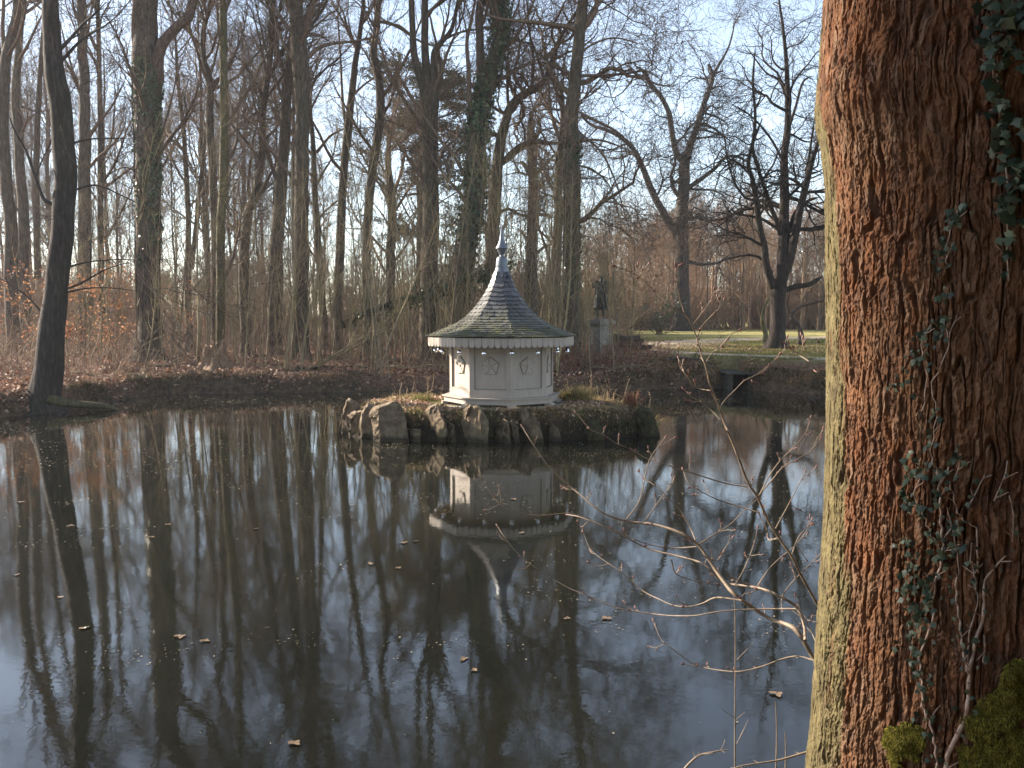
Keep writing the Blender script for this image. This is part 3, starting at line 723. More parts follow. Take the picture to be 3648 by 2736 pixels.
# the few signature stems of the photograph
for i, (pts, Y, lab) in enumerate([
    ([(1012, 1345, 16), (1035, 1180, 14), (1050, 1000, 12), (1042, 800, 10), (1040, 560, 5)], 23.0, 'yellowish twin-looking sapling clump in front of the right paired trunk'),
    ([(1072, 1330, 12), (1090, 1180, 10), (1130, 1000, 8), (1175, 760, 4)], 23.0, 'long sapling leaning right from the yellowish clump'),
    ([(1335, 1370, 10), (1362, 1300, 10), (1400, 1180, 10), (1470, 1020, 9), (1520, 900, 7), (1560, 780, 4)], 22.6, 'long bare stem sweeping up to the right, left of the house roof'),
    ([(1130, 1300, 9), (1240, 1235, 8), (1340, 1170, 6), (1450, 1080, 4)], 23.2, 'thin bare stick slanting low across the saplings to the right'),
    ([(1020, 1345, 8), (1200, 1270, 8), (1330, 1200, 7), (1420, 1160, 5)], 22.8, 'pale fallen stick lying slanted on the bank, left of the house roof'),
    ([(1985, 1310, 9), (2010, 1180, 9), (2030, 1000, 9), (2035, 800, 7), (2040, 620, 4)], 22.9, 'dark upright stem just right of the house roof'),
    ([(700, 1330, 11), (708, 1150, 10), (702, 950, 9), (706, 700, 6), (690, 480, 3)], 23.6, 'pale upright sapling rising from the left of the stump'),
    ([(515, 1320, 9), (540, 1200, 8), (555, 1050, 7), (560, 900, 4)], 23.2, 'wavy sapling in front of the ivy-clad thick trunk')]):
    q = np.array([[*at(a, b, Y + j*0.12), w/F*Y/2] for j, (a, b, w) in enumerate(pts)]); c = cat(q, 20)
    base = c[0, :3].copy(); base[2] = gz1(base[0], base[1]); c[0, 2] = min(c[0, 2], base[2]-0.05)
    P = (c[:, :3]-base)[None]; R = c[:, 3][None]*0.75; m_ = MB(); m_.tubes(P, R, 7)
    rr_ = np.random.default_rng(600+i); a = grow(rr_, P, R, 22, 0.9, 38, 0.1, 0.08, 7, tr=(0.25, 1), rmin=0.005); m_.tubes(*a, 4); m_.tubes(*grow(rr_, *a, 70, 0.35, 38, 0.12, 0.02, 4, rmin=0.004), 3)
    o = m_.build('sapling', M['sapling']); o.location = tuple(base); tag(o, lab, 'sapling')

# ------------------------------------------------------------------ leaves and low growth
def leaf_cloud(mb, C, size, rng, up=0.0, nrm=None, asp=0.62, var=None):
    """one small folded four-cornered leaf per row of C"""
    n = len(C)
    N = rng.normal(size=(n, 3)) if nrm is None else nrm + rng.normal(size=(n, 3))*0.45
    N[:, 2] += up; N = unit(N)
    A = unit(np.cross(N, rng.normal(size=(n, 3)))); B = np.cross(N, A)
    s = (size*(0.6+0.8*rng.random(n)))[:, None]
    fold = N*s*0.12
    V = np.stack([C - A*s*0.5, C + B*s*0.5*asp + fold, C + A*s*0.55, C - B*s*0.5*asp + fold], 1).reshape(-1, 3)
    f = np.arange(n)[:, None]*4 + np.arange(4)[None]
    mb.add(V, f, rng.random(n) if var is None else var)
rng = np.random.default_rng(21)
mb = MB(); n = 90000
y = 15.5 + 26*rng.random(n)**1.25; x = (-300 + 2800*rng.random(n) - 1824)/F*y
sd = pond_sd(x, y); ok = (sd > 0.03) & (rng.random(n) > lawn_f(x, y)*sstep(0.5, 1.2, sd)*0.97) & (rng.random(n) < 0.35+0.65*sstep(-0.5, 0.25, vnoise(np.stack([x*1.4, y*1.4, x*0], -1))+0.2*(sd > 0.8)))
x, y = x[ok], y[ok]; z = gz(x, y) + 0.015 + 0.07*rng.random(len(x))
cl = 0.5+0.5*vnoise(np.stack([x*0.8, y*0.8, x*0+9], -1))
leaf_cloud(mb, np.stack([x, y, z], -1), 0.09, rng, 0.35, var=np.clip(rng.random(len(x))*0.75+0.35*cl-0.05, 0, 1))
tag(mb.build('leaf_litter', M['leaf_litter'], smooth=False), 'brown fallen leaves covering the wooded bank', 'leaf litter', kind='stuff')
mb = MB(); n = 9000
y = 22.8 + 12*rng.random(n); x = (2230 + 800*rng.random(n) - 1824)/F*y; sd = pond_sd(x, y); ok = (sd > 0.25) & (vnoise(np.stack([x*0.7, y*0.7, x*0+3], -1)) > -0.25)
x, y = x[ok], y[ok]; leaf_cloud(mb, np.stack([x, y, gz(x, y)+0.015], -1), 0.07, rng, 1.5)
tag(mb.build('lawn_leaves', M['leaf_litter'], smooth=False), 'fallen leaves scattered over the lawn and path', 'fallen leaves', kind='stuff')
# grass over the lawn and its bank
def blades(mb, C, h, rng, lean=0.35, w=0.006, var=None, K=4):
    n = len(C); a = rng.random(n)*6.28; hh = h*(0.5+rng.random(n)); le = lean*(0.3+rng.random(n))
    D = np.stack([np.cos(a), np.sin(a), a*0], -1); s = np.linspace(0, 1, K)
    P = C[:, None] + D[:, None]*(le*hh)[:, None, None]*(s**2)[None, :, None] + np.array([0, 0, 1.0])*(hh[:, None]*(s-0.25*le[:, None]*s**3))[..., None]
    W = np.stack([-D[:, 1], D[:, 0], D[:, 2]], -1)[:, None]*(w*(1-0.85*s))[None, :, None]
    V = np.stack([P-W, P+W], 2).reshape(-1, 3)
    b = np.arange(n)[:, None]*2*K + np.arange(K-1)[None]*2
    vv = rng.random(n) if var is None else var
    mb.add(V, np.stack([b, b+1, b+3, b+2], -1).reshape(-1, 4), np.repeat(vv, K-1))
mb = MB(); n = 42000
y = 22.6 + 22*rng.random(n)**1.4; x = (2150 + 900*rng.random(n) - 1824)/F*y
sd = pond_sd(x, y); L = lawn_f(x, y); ok = (sd > 0.2) & (rng.random(n) < L)
x, y = x[ok], y[ok]
pz = []
for pts, wid in (([(2255, 1235), (2420, 1216), (2540, 1209), (2680, 1206), (3150, 1200)], 1.7), ([(2235, 1246), (2320, 1252), (2440, 1259), (2600, 1266), (2760, 1272), (3250, 1286)], 0.5)):
    q = np.array([onz(a, b, 0.76)[:2] for a, b in pts]); yy = np.interp(x, q[:, 0], q[:, 1]); pz.append(np.abs(y-yy) < wid)
ok = ~(pz[0] | pz[1]); x, y = x[ok], y[ok]
blades(mb, np.stack([x, y, gz(x, y)], -1), 0.06, rng, 0.5, 0.008, K=3)
tag(mb.build('lawn_grass', M['green_grass'], smooth=False), 'thin winter grass of the lawn', 'grass', kind='stuff')
# overhanging grass and roots on the steep pond edge
mb = MB(); n = 9000; i = rng.integers(1, 14, n); t = rng.random(n)[:, None]; q = POND[i]*(1-t) + POND[i+1]*t
e = POND[i+1]-POND[i]; nn = unit(np.stack([-e[:, 1], e[:, 0]], -1)); q = q + nn*(0.05+0.4*rng.random(n))[:, None]
patch = vnoise(np.c_[q*0.9, np.zeros(n)]) > -0.1; q = q[patch]
blades(mb, np.c_[q, gz(q[:, 0], q[:, 1])-0.01], 0.13, rng, 1.6, 0.006, var=rng.random(len(q)))
tag(mb.build('bank_grass', M['bank_grass'], smooth=False), 'tangle of grass and roots hanging over the far pond edge', 'grass', kind='stuff')
# undergrowth of thin arching shoots
mb = MB(); n = 8000
y = 18.5 + 26*rng.random(n); sx = -200 + 2480*rng.random(n); x = (sx-1824)/F*y
sd = pond_sd(x, y); ok = (sd > 0.4) & (lawn_f(x, y) < 0.4) & ~((np.abs((x/y) - (768-1824)/F) < 0.024) & (y < 23.8)); x, y = x[ok], y[ok]; n = len(x)
K = 7; d = unit(np.c_[rng.normal(size=(n, 2))*0.5, np.ones(n)]); o = np.c_[x, y, gz(x, y)-0.03]; hh = ((0.35+1.5*rng.random(n)**2)*(1+0.02*(y-20)))[:, None]; P = [o]
for k in range(K-1):
    d = unit(d + rng.normal(size=(n, 3))*0.16 - np.array([0, 0, 0.06])); o = o + d*hh/(K-1); P.append(o)
P = np.stack(P, 1); R = (0.0045+0.004*rng.random(n))[:, None]*(1-0.6*np.linspace(0, 1, K))[None]
mb.tubes(P, R, 3, var=rng.random(n)); a = grow(rng, P, R, 9000, 0.5, 45, 0.2, -0.02, 4, rmin=0.004); mb.tubes(*a, 3, var=rng.random(len(a[0])))
tag(mb.build('undergrowth', var_mat('undergrowth', [(0, (0.09, 0.05, 0.04)), (0.5, (0.18, 0.12, 0.085)), (1, (0.30, 0.23, 0.15))], 0.85, 0.2)), 'tangled brown undergrowth shoots on the wood floor', 'undergrowth', kind='stuff')
# reddish weeds on the bank right of the house
mb = MB(); n = 260; y = 22.9 + 3.0*rng.random(n); x = (1990 + 400*rng.random(n) - 1824)/F*y; o = np.c_[x, y, gz(x, y)-0.03]; d = unit(np.c_[rng.normal(size=(n, 2))*0.25, np.ones(n)]); P = [o]
for k in range(5): d = unit(d + rng.normal(size=(n, 3))*0.12); o = o + d*(0.04+0.09*rng.random(n))[:, None]; P.append(o)
P = np.stack(P, 1); R = np.full((n, 6), 0.0045); mb.tubes(P, R, 3, var=rng.random(n)); a = grow(rng, P, R, 900, 0.16, 50, 0.25, 0, 3, rmin=0.004); mb.tubes(*a, 3, var=rng.random(len(a[0])))
tag(mb.build('dry_weeds', M['red_twig']), 'reddish dry weeds on the bank below the statue', 'weeds', kind='stuff')

# young beeches that kept their orange leaves
def beech(sx, Y, H, seed, lab, nl):
    rng = np.random.default_rng(seed); x = (sx-1824)/F*Y; base = np.array([x, Y, gz1(x, Y)])
    r = empty('young_beech', base, lab, 'young tree', 'young beeches with orange leaves')
    z = np.linspace(-0.1, H, 9); q = np.c_[np.cumsum(rng.normal(size=(9, 2))*0.05, 0), z]; q[:, :2] -= q[0, :2]; P = q[None]; R = (0.022*(1-0.8*np.linspace(0, 1, 9)))[None]
    m_ = MB(); m_.tubes(P, R, 6); a = grow(rng, P, R, 26, H*0.42, 65, 0.12, 0.0, 7, tr=(0.15, 0.95), rmin=0.006); m_.tubes(*a, 4); b = grow(rng, *a, 130, 0.5, 45, 0.15, -0.02, 5, rmin=0.004); m_.tubes(*b, 3)
    m_.build('trunk', M['twig'], r)
    C = b[0].reshape(-1, 3); C = C[rng.integers(0, len(C), nl)] + rng.normal(size=(nl, 3))*0.06
    l = MB(); leaf_cloud(l, C, 0.075, rng, 0.6); l.build('foliage', M['beech_leaf'], r, smooth=False)
beech(300, 23.5, 2.5, 1, 'young beech with orange leaves just right of the leaning tree', 800)
beech(400, 26, 2.9, 2, 'young beech with orange leaves between leaning tree and ivy-clad trunk', 700)
beech(60, 24, 2.6, 3, 'young beech with sparse orange leaves left of the leaning tree', 420)
beech(690, 27, 2.4, 4, 'young beech with sparse orange leaves just left of the stump', 260)
beech(215, 28, 3.0, 5, 'young beech with orange leaves half hidden behind the leaning tree', 400)

# dead branches lying on the bank
rng = np.random.default_rng(505)
for i, (sx, sy, L_, a_, wh) in enumerate([(620, 1335, 1.6, 0.2, 'just left of the stump'), (900, 1330, 2.2, -0.3, 'right of the stump at the water'), (1010, 1350, 1.5, 0.5, 'below the paired thick trunks'), (1180, 1335, 2.0, -0.15, 'right of the paired thick trunks'), (1330, 1350, 1.4, 0.7, 'left of the bird house, near the water'),
                                       (1490, 1330, 1.8, 0.1, 'just left of the bird house'), (2070, 1335, 1.5, 0.4, 'right of the bird house, below the statue'), (2240, 1350, 1.9, -0.3, 'below the woodpile'), (360, 1380, 1.7, 0.3, 'right of the leaning tree foot'), (2480, 1345, 1.5, 0.15, 'on the bank left of the culvert')]):
    Y = 22.6 + 0.5*rng.random() if sx > 500 else 20.3; x = (sx-1824)/F*Y
    if float(pond_sd(np.array([x]), np.array([Y]))[0]) < 0.15: Y += 0.6; x = (sx-1824)/F*Y
    t = np.linspace(-0.5, 0.5, 12)*L_; px = x+t*cos(a_); py = Y+0.25+t*sin(a_)*0.5; P = np.c_[px, py, gz(px, py)+0.05+0.06*np.abs(t)+0.04*rng.random()]; base = P[0].copy(); R = np.linspace(0.035, 0.010, 12)
    m_ = MB(); m_.tubes(P-base, R, 7, cap=True); g_ = grow(rng, (P-base)[None], R[None], 9, 0.55, 50, 0.18, 0.05, 6, rmin=0.005); m_.tubes(*g_, 4); m_.tubes(*grow(rng, *g_, 16, 0.25, 45, 0.2, 0.02, 4, rmin=0.004), 3)
    o = m_.build('fallen_branch', M['sapling'] if i % 3 else M['bark']); o.location = tuple(base); tag(o, f'dead branch lying on the leafy bank {wh}', 'branch')

# ------------------------------------------------------------------ conifer
def conifer():
    rng = np.random.default_rng(70); Y = 46; x = (1480-1824)/F*Y; base = np.array([x, Y, gz1(x, Y)])
    r = empty('pine_tree', base, 'dark sparse conifer with ragged flat boughs behind the three-limbed trunk', 'conifer')
    H = 14.0; P = np.c_[0.4*np.sin(np.linspace(0, 2, 12)), np.zeros(12), np.linspace(-0.1, H, 12)][None]; R = (0.2*(1-0.85*np.linspace(0, 1, 12)))[None]
    m_ = MB(); m_.tubes(P, R, 12); m_.build('trunk', M['bark'], r)
    a = grow(rng, P, R, 62, 3.9, 78, 0.12, 0.0, 9, tr=(0.32, 0.99), rmax=0.05); b = grow(rng, *a, 560, 1.1, 50, 0.15, 0.01, 6, tr=(0.3, 1), rmin=0.01)
    m_ = MB(); m_.tubes(*a, 5); m_.tubes(*b, 3); m_.build('crown', M['bark_dark'], r)
    C = b[0][:, 2:].reshape(-1, 3); keep = vnoise(C*0.7) > -0.35; C = C[keep]; n = 30000
    C = C[rng.integers(0, len(C), n)] + rng.normal(size=(n, 3))*np.array([0.16, 0.16, 0.07])
    l = MB(); leaf_cloud(l, C, 0.17, rng, 0.8, asp=0.32); l.build('foliage', M['needle'], r, smooth=False)
conifer()

# ------------------------------------------------------------------ ivy on trunks of the wood
def ivy_on(key, which, z0, z1, n, thick, lab, seed, side=None):
    rng = np.random.default_rng(seed); root, base, L = TREES[key]
    p, r = L[which]; k = rng.random(n)*(len(p)-1.001); i = k.astype(int); f = (k-i)[:, None]
    c = p[i]*(1-f)+p[i+1]*f; rr_ = r[i]; a = rng.random(n)*6.28
    if side is not None: a = side + rng.normal(size=n)*1.0
    C = c + np.stack([np.cos(a), np.sin(a), a*0], -1)*(rr_ + thick*rng.random(n)**1.5)[:, None]
    w = vnoise(np.c_[np.cos(a)*1.2, np.sin(a)*1.2, c[:, 2]*1.1]+seed); ok = (c[:, 2] > z0) & (c[:, 2] < z1) & (w > -0.2-0.5*(rng.random(n) > 0.6)); C = C[ok]
    m_ = MB(); N = np.stack([np.cos(a), np.sin(a), a*0], -1)[ok]; leaf_cloud(m_, C, 0.10, rng, 0.1, nrm=N, asp=0.9)
    e = empty('ivy', base, lab, 'ivy'); m_.build('foliage', M['ivy_leaf'], e, smooth=False)
    s = MB(); 
    for j in range(3):
        a0 = rng.random()*6.28; kk = np.linspace(0, len(p)-1.01, 18); ii = kk.astype(int); aa = a0 + 0.4*np.sin(kk*0.5+j)
        q = p[ii] + np.stack([np.cos(aa), np.sin(aa), aa*0], -1)*(r[ii]*1.05)[:, None]; ok2 = (q[:, 2] > -0.2) & (q[:, 2] < z1)
        if ok2.sum() > 3: s.tubes(q[ok2], np.full(ok2.sum(), 0.018), 5)
    if s.n: s.build('stem', M['bark_dark'], e)
ivy_on('C1', 0, 1.0, 11.2, 9000, 0.22, 'dense dark ivy wrapping the broad double-stemmed trunk', 1)
ivy_on('C1', 1, 4.5, 8.5, 1600, 0.10, 'ivy sleeve on the second stem of the double-stemmed trunk', 2)
ivy_on('C4', 0, 2.0, 6.8, 2600, 0.07, 'patchy ivy on the lower half of the tall straight trunk', 3, side=-0.6)
ivy_on('A2', 0, 2.8, 8.5, 2800, 0.05, 'thin ivy on the right side of the thick trunk with the mossy limb', 4, side=-0.7)
# fallen ivy-grown tree
q = np.array([[*at(1216, 1160, 26.2), .10], [*at(1308, 1116, 26), .10], [*at(1444, 1067, 25.8), .085], [*at(1580, 1023, 25.6), .07], [*at(1715, 985, 25.5), .055], [*at(1830, 930, 25.5), .04]])
c = cat(q, 30); base = c[0, :3].copy(); base[2] = gz1(base[0], base[1]); ft = empty('fallen_tree', base, 'dead trunk leaning low across the wood left of the house roof', 'fallen tree')
m_ = MB(); m_.tubes(c[:, :3]-base, c[:, 3], 10); m_.build('trunk', M['bark_dark'], ft); m_ = MB(); m_.tubes(*grow(np.random.default_rng(3), (c[:, :3]-base)[None], c[:, 3][None], 16, 1.3, 60, 0.15, 0.02, 7), 5); m_.build('branches', M['twig'], ft)
rng = np.random.default_rng(31); k = rng.beta(2.2, 1.8, 2600)*29; C = c[k.astype(int), :3] + rng.normal(size=(2600, 3))*np.array([0.13, 0.15, 0.14]) - np.array([0, 0, 0.05]); C = C[vnoise(C*2.2) > -0.25]
m_ = MB(); leaf_cloud(m_, C, 0.085, rng, 0.6, asp=0.9); tag(m_.build('ivy', M['ivy_leaf'], smooth=False), 'bright green ivy draped over the leaning dead trunk', 'ivy')
# evergreen shrub at the foot of the far oak
def bush(name, sx, Y, H, W, n, mat, lab, seed, cat_='shrub'):
    rng = np.random.default_rng(seed); x = (sx-1824)/F*Y; base = np.array([x, Y, gz1(x, Y)]); r = empty(name, base, lab, cat_)
    o = np.c_[rng.normal(size=(24, 2))*0.1, np.zeros(24)-0.05]; d = unit(np.c_[rng.normal(size=(24, 2))*0.8*W/H, np.ones(24)]); P = [o]
    for k in range(8): d = unit(d + rng.normal(size=(24, 3))*0.15); o = o + d*H/8; P.append(o)
    P = np.stack(P, 1); R = np.full((24, 9), 0.018)*np.linspace(1, .3, 9); m_ = MB(); m_.tubes(P, R, 4); a = grow(rng, P, R, 200, H*0.3, 50, 0.2, 0, 5, rmin=0.005); m_.tubes(*a, 3); m_.build('stems', M['twig'], r)
    C = a[0].reshape(-1, 3); C = C[rng.integers(0, len(C), n)] + rng.normal(size=(n, 3))*0.08; m_ = MB(); leaf_cloud(m_, C, 0.10, rng, 0.3); m_.build('foliage', mat, r, smooth=False)
bush('evergreen_shrub', 2345, 50, 2.6, 2.0, 1500, M['ivy_leaf'], 'dark evergreen shrub at the left foot of the far oak', 61)
bush('evergreen_shrub', 2085, 40, 2.2, 1.6, 600, M['ivy_leaf'], 'dark evergreen shrub behind the left side of the statue', 62)

# ------------------------------------------------------------------ statue, log pile, culvert, stump
g = G('weathered_stone'); co = g.coord(); n1 = g.noise(co, 5, 6, 0.65); c_ = g.ramp(n1, [(0.3, (0.17, 0.16, 0.135)), (0.6, (0.31, 0.285, 0.235)), (0.8, (0.37, 0.35, 0.30))]); M['stone'] = g.set(c_, 0.9, g.bump(n1, 0.4, 0.02))
g = G('dark_bronze'); n1 = g.noise(g.coord(), 8, 4); c_ = g.ramp(n1, [(0.35, (0.03, 0.032, 0.032)), (0.7, (0.085, 0.09, 0.085))]); M['bronze'] = g.set(c_, 0.5, g.bump(n1, 0.3, 0.01), metal=0.3)
Ys = 26.6; px_, = [at(2138, 1245, Ys)]; sz = gz1(px_[0], Ys)
ped = empty('stone_pedestal', (px_[0], Ys, sz), 'weathered square stone pedestal carrying the dark statue', 'pedestal', rz=radians(38))
zt = at(2138, 1143, Ys)[2] - sz
m_ = MB(); m_.box((0, 0, 0.02), (0.60, 0.60, 0.24)); m_.box((0, 0, 0.17), (0.56, 0.56, 0.06)); m_.build('base_block', M['stone'], ped, smooth=False)
m_ = MB(); hb = zt-0.2-0.14; m_.box((0, 0, 0.2+hb/2), (0.47, 0.47, hb)); 
for k in range(4):
    a = k*pi/2; ca, sa = cos(a), sin(a); m_.box((ca*0.236, sa*0.236, 0.2+hb/2), (0.012, 0.33, hb-0.16), rz=a)
m_.build('shaft', M['stone'], ped, smooth=False)
m_ = MB(); m_.box((0, 0, zt-0.115), (0.54, 0.54, 0.05)); m_.box((0, 0, zt-0.04), (0.66, 0.66, 0.10)); m_.box((0, 0, zt+0.03), (0.56, 0.56, 0.04)); m_.build('cornice', M['stone'], ped, smooth=False)
def figure():
    """cloaked standing figure, weight on one leg, one arm raised across the chest"""
    st = bpy.data.objects.new('statue', None); 
    h = at(2138, 978, Ys)[2] - at(2138, 1143, Ys)[2]; s = h/1.80
    J = {0: (0, 0, 0.98, .135), 1: (0.01, 0, 1.18, .125), 2: (0.03, 0, 1.38, .15), 3: (0.03, 0, 1.52, .055), 4: (0.05, 0.0, 1.62, .085), 5: (0.05, -0.01, 1.73, .08),
         6: (-0.17, 0, 1.42, .062), 7: (-0.30, -0.06, 1.22, .05), 8: (-0.27, -0.20, 1.38, .04), 9: (-0.22, -0.24, 1.44, .035),
         10: (0.22, 0, 1.41, .062), 11: (0.27, 0.02, 1.14, .05), 12: (0.22, -0.08, 0.95, .04), 13: (0.20, -0.12, 0.88, .035),
         14: (-0.10, 0, 0.90, .105), 15: (-0.13, -0.05, 0.50, .068), 16: (-0.13, 0.03, 0.09, .045), 17: (-0.14, -0.12, 0.035, .035),
         18: (0.10, 0, 0.90, .11), 19: (0.12, -0.02, 0.50, .07), 20: (0.12, 0.02, 0.09, .045), 21: (0.15, -0.13, 0.035, .035)}
    E = [(0,1),(1,2),(2,3),(3,4),(4,5),(2,6),(6,7),(7,8),(8,9),(2,10),(10,11),(11,12),(12,13),(0,14),(14,15),(15,16),(16,17),(0,18),(18,19),(19,20),(20,21)]
    me = bpy.data.meshes.new('statue'); me.from_pydata([tuple(k*s for k in v[:3]) for v in J.values()], E, [])
    o = bpy.data.objects.new('statue', me); COL.objects.link(o); me.materials.append(M['bronze'])
    o.modifiers.new('skin', 'SKIN'); 
    for i, v in enumerate(J.values()): me.skin_vertices[0].data[i].radius = (v[3]*s, v[3]*s)
    me.skin_vertices[0].data[0].use_root = True
    sub = o.modifiers.new('sub', 'SUBSURF'); sub.levels = 2; sub.render_levels = 2
    o.location = (px_[0], Ys, sz+zt+0.045); o.rotation_euler = (0, 0, radians(-20))
    tag(o, 'dark weathered statue of a cloaked standing figure on the stone pedestal', 'statue')
    # cloak: folded sheet hung from the shoulders down the back and right side
    m_ = MB(); na, nz = 40, 26; a = np.linspace(radians(-20), radians(250), na); z = np.linspace(0, 1, nz)
    A, Zt = np.meshgrid(a, z); zz = 1.50 - 1.12*Zt; rad = (0.165+0.06*Zt)*(1+0.10*np.sin(A*9+Zt*2)) ; V = np.stack([rad*np.cos(A)*1.15+0.02, rad*np.sin(A)*0.8, zz + 0.05*np.sin(A*2)*Zt], -1)
    i = np.arange(nz-1)[:, None]*na + np.arange(na-1)[None]; f = np.stack([i, i+1, i+na+1, i+na], -1).reshape(-1, 4)
    m_.add(V.reshape(-1, 3)*s, f); ck = m_.build('cloak', M['bronze'], o); sol = ck.modifiers.new('t', 'SOLIDIFY'); sol.thickness = 0.02
    m_ = MB(); m_.lathe([(0.001, 0), (0.30*s, 0), (0.28*s, 0.05*s), (0.001, 0.05*s)], n=14, cap=False); b_ = m_.build('plinth_disc', M['bronze'], o, smooth=False); b_.location = (0, 0, -0.04*s)
figure()
# pile of dark logs and brush between statue and path
rng = np.random.default_rng(12); pc = at(2228, 1215, 28.0); lz = gz1(pc[0], pc[1]); k = 0
for row, (cntr, zoff) in enumerate([(5, 0.07), (4, 0.20), (3, 0.33), (2, 0.45)]):
    for j in range(cntr):
        L = 0.75+0.45*rng.random(); r_ = 0.055+0.025*rng.random(); n_ = 8; t = np.linspace(-L/2, L/2, n_)
        P = np.c_[t, 0.03*np.sin(t*5+j), 0.02*np.cos(t*4+row)]; R = r_*(1+0.12*rng.normal(size=n_)); m_ = MB(); m_.tubes(P, R, 9, cap=True)
        m_.tubes(*grow(rng, P[None], R[None], 7, 0.35, 50, 0.2, 0.0, 4, rmin=0.008), 4)
        o = m_.build('log', M['dark']); o.location = (pc[0]+rng.normal()*0.12, pc[1]+(j-(cntr-1)/2)*0.15, lz+zoff); o.rotation_euler = (0, rng.normal()*0.09, rng.normal()*0.16)
        tag(o, ['dark log at the bottom', 'dark log in the second layer', 'dark log in the third layer', 'dark log on top'][row] + ' of the woodpile right of the pedestal', 'log', f'logs of the woodpile, layer {["one","two","three","four"][row]}')
g = G('darkened_concrete'); n1 = g.noise(g.coord(), 6, 6, .7); c_ = g.ramp(n1, [(0.35, (0.02, 0.018, 0.014)), (0.6, (0.06, 0.055, 0.04)), (0.8, (0.05, 0.05, 0.025))]); M['conc'] = g.set(c_, 0.9, g.bump(n1, 0.4, 0.02))  # near-black concrete: the dark of the opening is put into its colour
cu = empty('culvert', (5.82, 22.30, 0), 'square concrete culvert mouth, black inside, in the bank under the path', 'culvert')
hw = 0.20; hh = 0.40; dp = 1.7
m_ = MB(); m_.box((-hw-0.05, dp/2, hh/2-0.1), (0.10, dp, hh+0.2)); m_.box((hw+0.05, dp/2, hh/2-0.1), (0.10, dp, hh+0.2)); m_.box((0, dp-0.04, hh/2-0.1), (2*hw-0.004, 0.07, hh+0.2)); m_.build('side_wall', M['conc'], cu, smooth=False)
m_ = MB(); m_.box((0.08, dp/2-0.03, hh+0.020), (2*hw+0.5, dp+0.06, 0.036)); m_.build('top_slab', M['conc'], cu, smooth=False)
# stump
rng = np.random.default_rng(14); Yt = 23.4; b_ = at(768, 1310, Yt); bz = gz1(b_[0], Yt); stp = empty('tree_stump', (b_[0], Yt, bz), 'jagged broken stump with spreading roots on the leafy bank', 'stump')
n_ = 60; a = np.arange(n_)/n_*2*pi; prof = []; zs = np.linspace(-0.12, 1, 22)
for z_ in zs:
    zz_ = max(z_, 0); r_ = 0.27 + 0.38*np.exp(-zz_/0.22)*(1+0.35*np.cos(a*5+1)) + 0.02*vnoise(np.c_[np.cos(a)*3, np.sin(a)*3, a*0+z_*3]) + 0.025*np.cos(a*13)
    top = 0.72 + 0.18*vnoise(np.c_[np.cos(a)*1.6, np.sin(a)*1.6, a*0+2]) + 0.12*vnoise(np.c_[np.cos(a)*6, np.sin(a)*6, a*0+5]) + 0.10*np.cos(a*2+0.6)
    prof.append(np.stack([r_*np.cos(a), r_*np.sin(a), np.where(z_ > 0, z_*top, z_)], -1))
top = prof[-1].copy()
for sc_, dz in ((0.8, -0.03), (0.5, -0.16), (0.05, -0.22)): q_ = top.copy(); q_[:, :2] *= sc_; q_[:, 2] = q_[:, 2]*(0.5+0.5*sc_) + 0.5*(1-sc_)*0.4 + dz; prof.append(q_)
V = np.stack(prof).reshape(-1, 3); i = np.arange(len(prof)-1)[:, None]*n_; j = np.arange(n_)[None]; j2 = (j+1) % n_
g = G('stump_wood'); n1 = g.noise(g.coord((5, 5, 1)), 4, 5, .6); c_ = g.ramp(n1, [(0.3, (0.10, 0.06, 0.04)), (0.55, (0.25, 0.165, 0.10)), (0.75, (0.42, 0.31, 0.20))]); M['stump'] = g.set(c_, 0.9, g.bump(n1, 0.6, 0.03))
m_ = MB(); m_.add(V, np.stack([i+j, i+j2, i+n_+j2, i+n_+j], -1).reshape(-1, 4)); m_.build('trunk', M['stump'], stp)
# mossy root of the leaning tree, lying on the water's edge
q = np.array([[*at(A_[0]+x/SA, y/SA, 17.2+k*0.10), w] for k, (x, y, w) in enumerate([(190, 1570, .13), (260, 1588, .085), (340, 1594, .07), (410, 1600, .06), (470, 1616, .03)])])
c = cat(q, 20); root, base, _ = TREES['A1']; m_ = MB(); V0 = c[:, :3]-base; m_.tubes(V0, c[:, 3], 10); m_.build('root', M['bark_moss'], root)
# ------------------------------------------------------------------ island
IX, IY = -0.16, 14.62
def isl(x, y):
    th = np.arctan2((y-IY)/1.46, (x-IX+0.12)/2.62); wob = 1 + 0.035*np.sin(th*3+1) + 0.025*np.sin(th*7) 
    r = (np.abs((x-IX+0.12)/2.62)**2.5 + np.abs((y-IY)/1.46)**2.5)**(1/2.5)/wob
    n = fbm(np.stack([x*3, y*3, x*0], -1), 3)
    right = sstep(1.0, 2.3, x)
    z = 0.46 - 0.05*r**2 - 0.06*right + 0.05*n*sstep(0.5, 0.8, r)
    return np.where(r < 1, 1, 0), z*(1-sstep(0.80, 1.03, r + 0.03*n)) - 0.35*sstep(0.88, 1.12, r), r
gx = np.linspace(-3.3, 3.0, 190); gy = np.linspace(12.6, 16.7, 130); X, Y_ = np.meshgrid(gx, gy); _, Z, Rr = isl(X, Y_)
mb = MB(); ii = np.arange(129)[:, None]*190 + np.arange(189)[None]; V = np.stack([X, Y_, Z], -1).reshape(-1, 3)
f = np.stack([ii, ii+1, ii+191, ii+190], -1).reshape(-1, 4); f = f[(Rr.ravel()[f] < 1.16).any(1)]
mb.add(V, f)
g = G('island_ground'); co = g.coord(); n1 = g.noise(co, 7, 6, .7); n2 = g.noise(co, 2.2, 4)
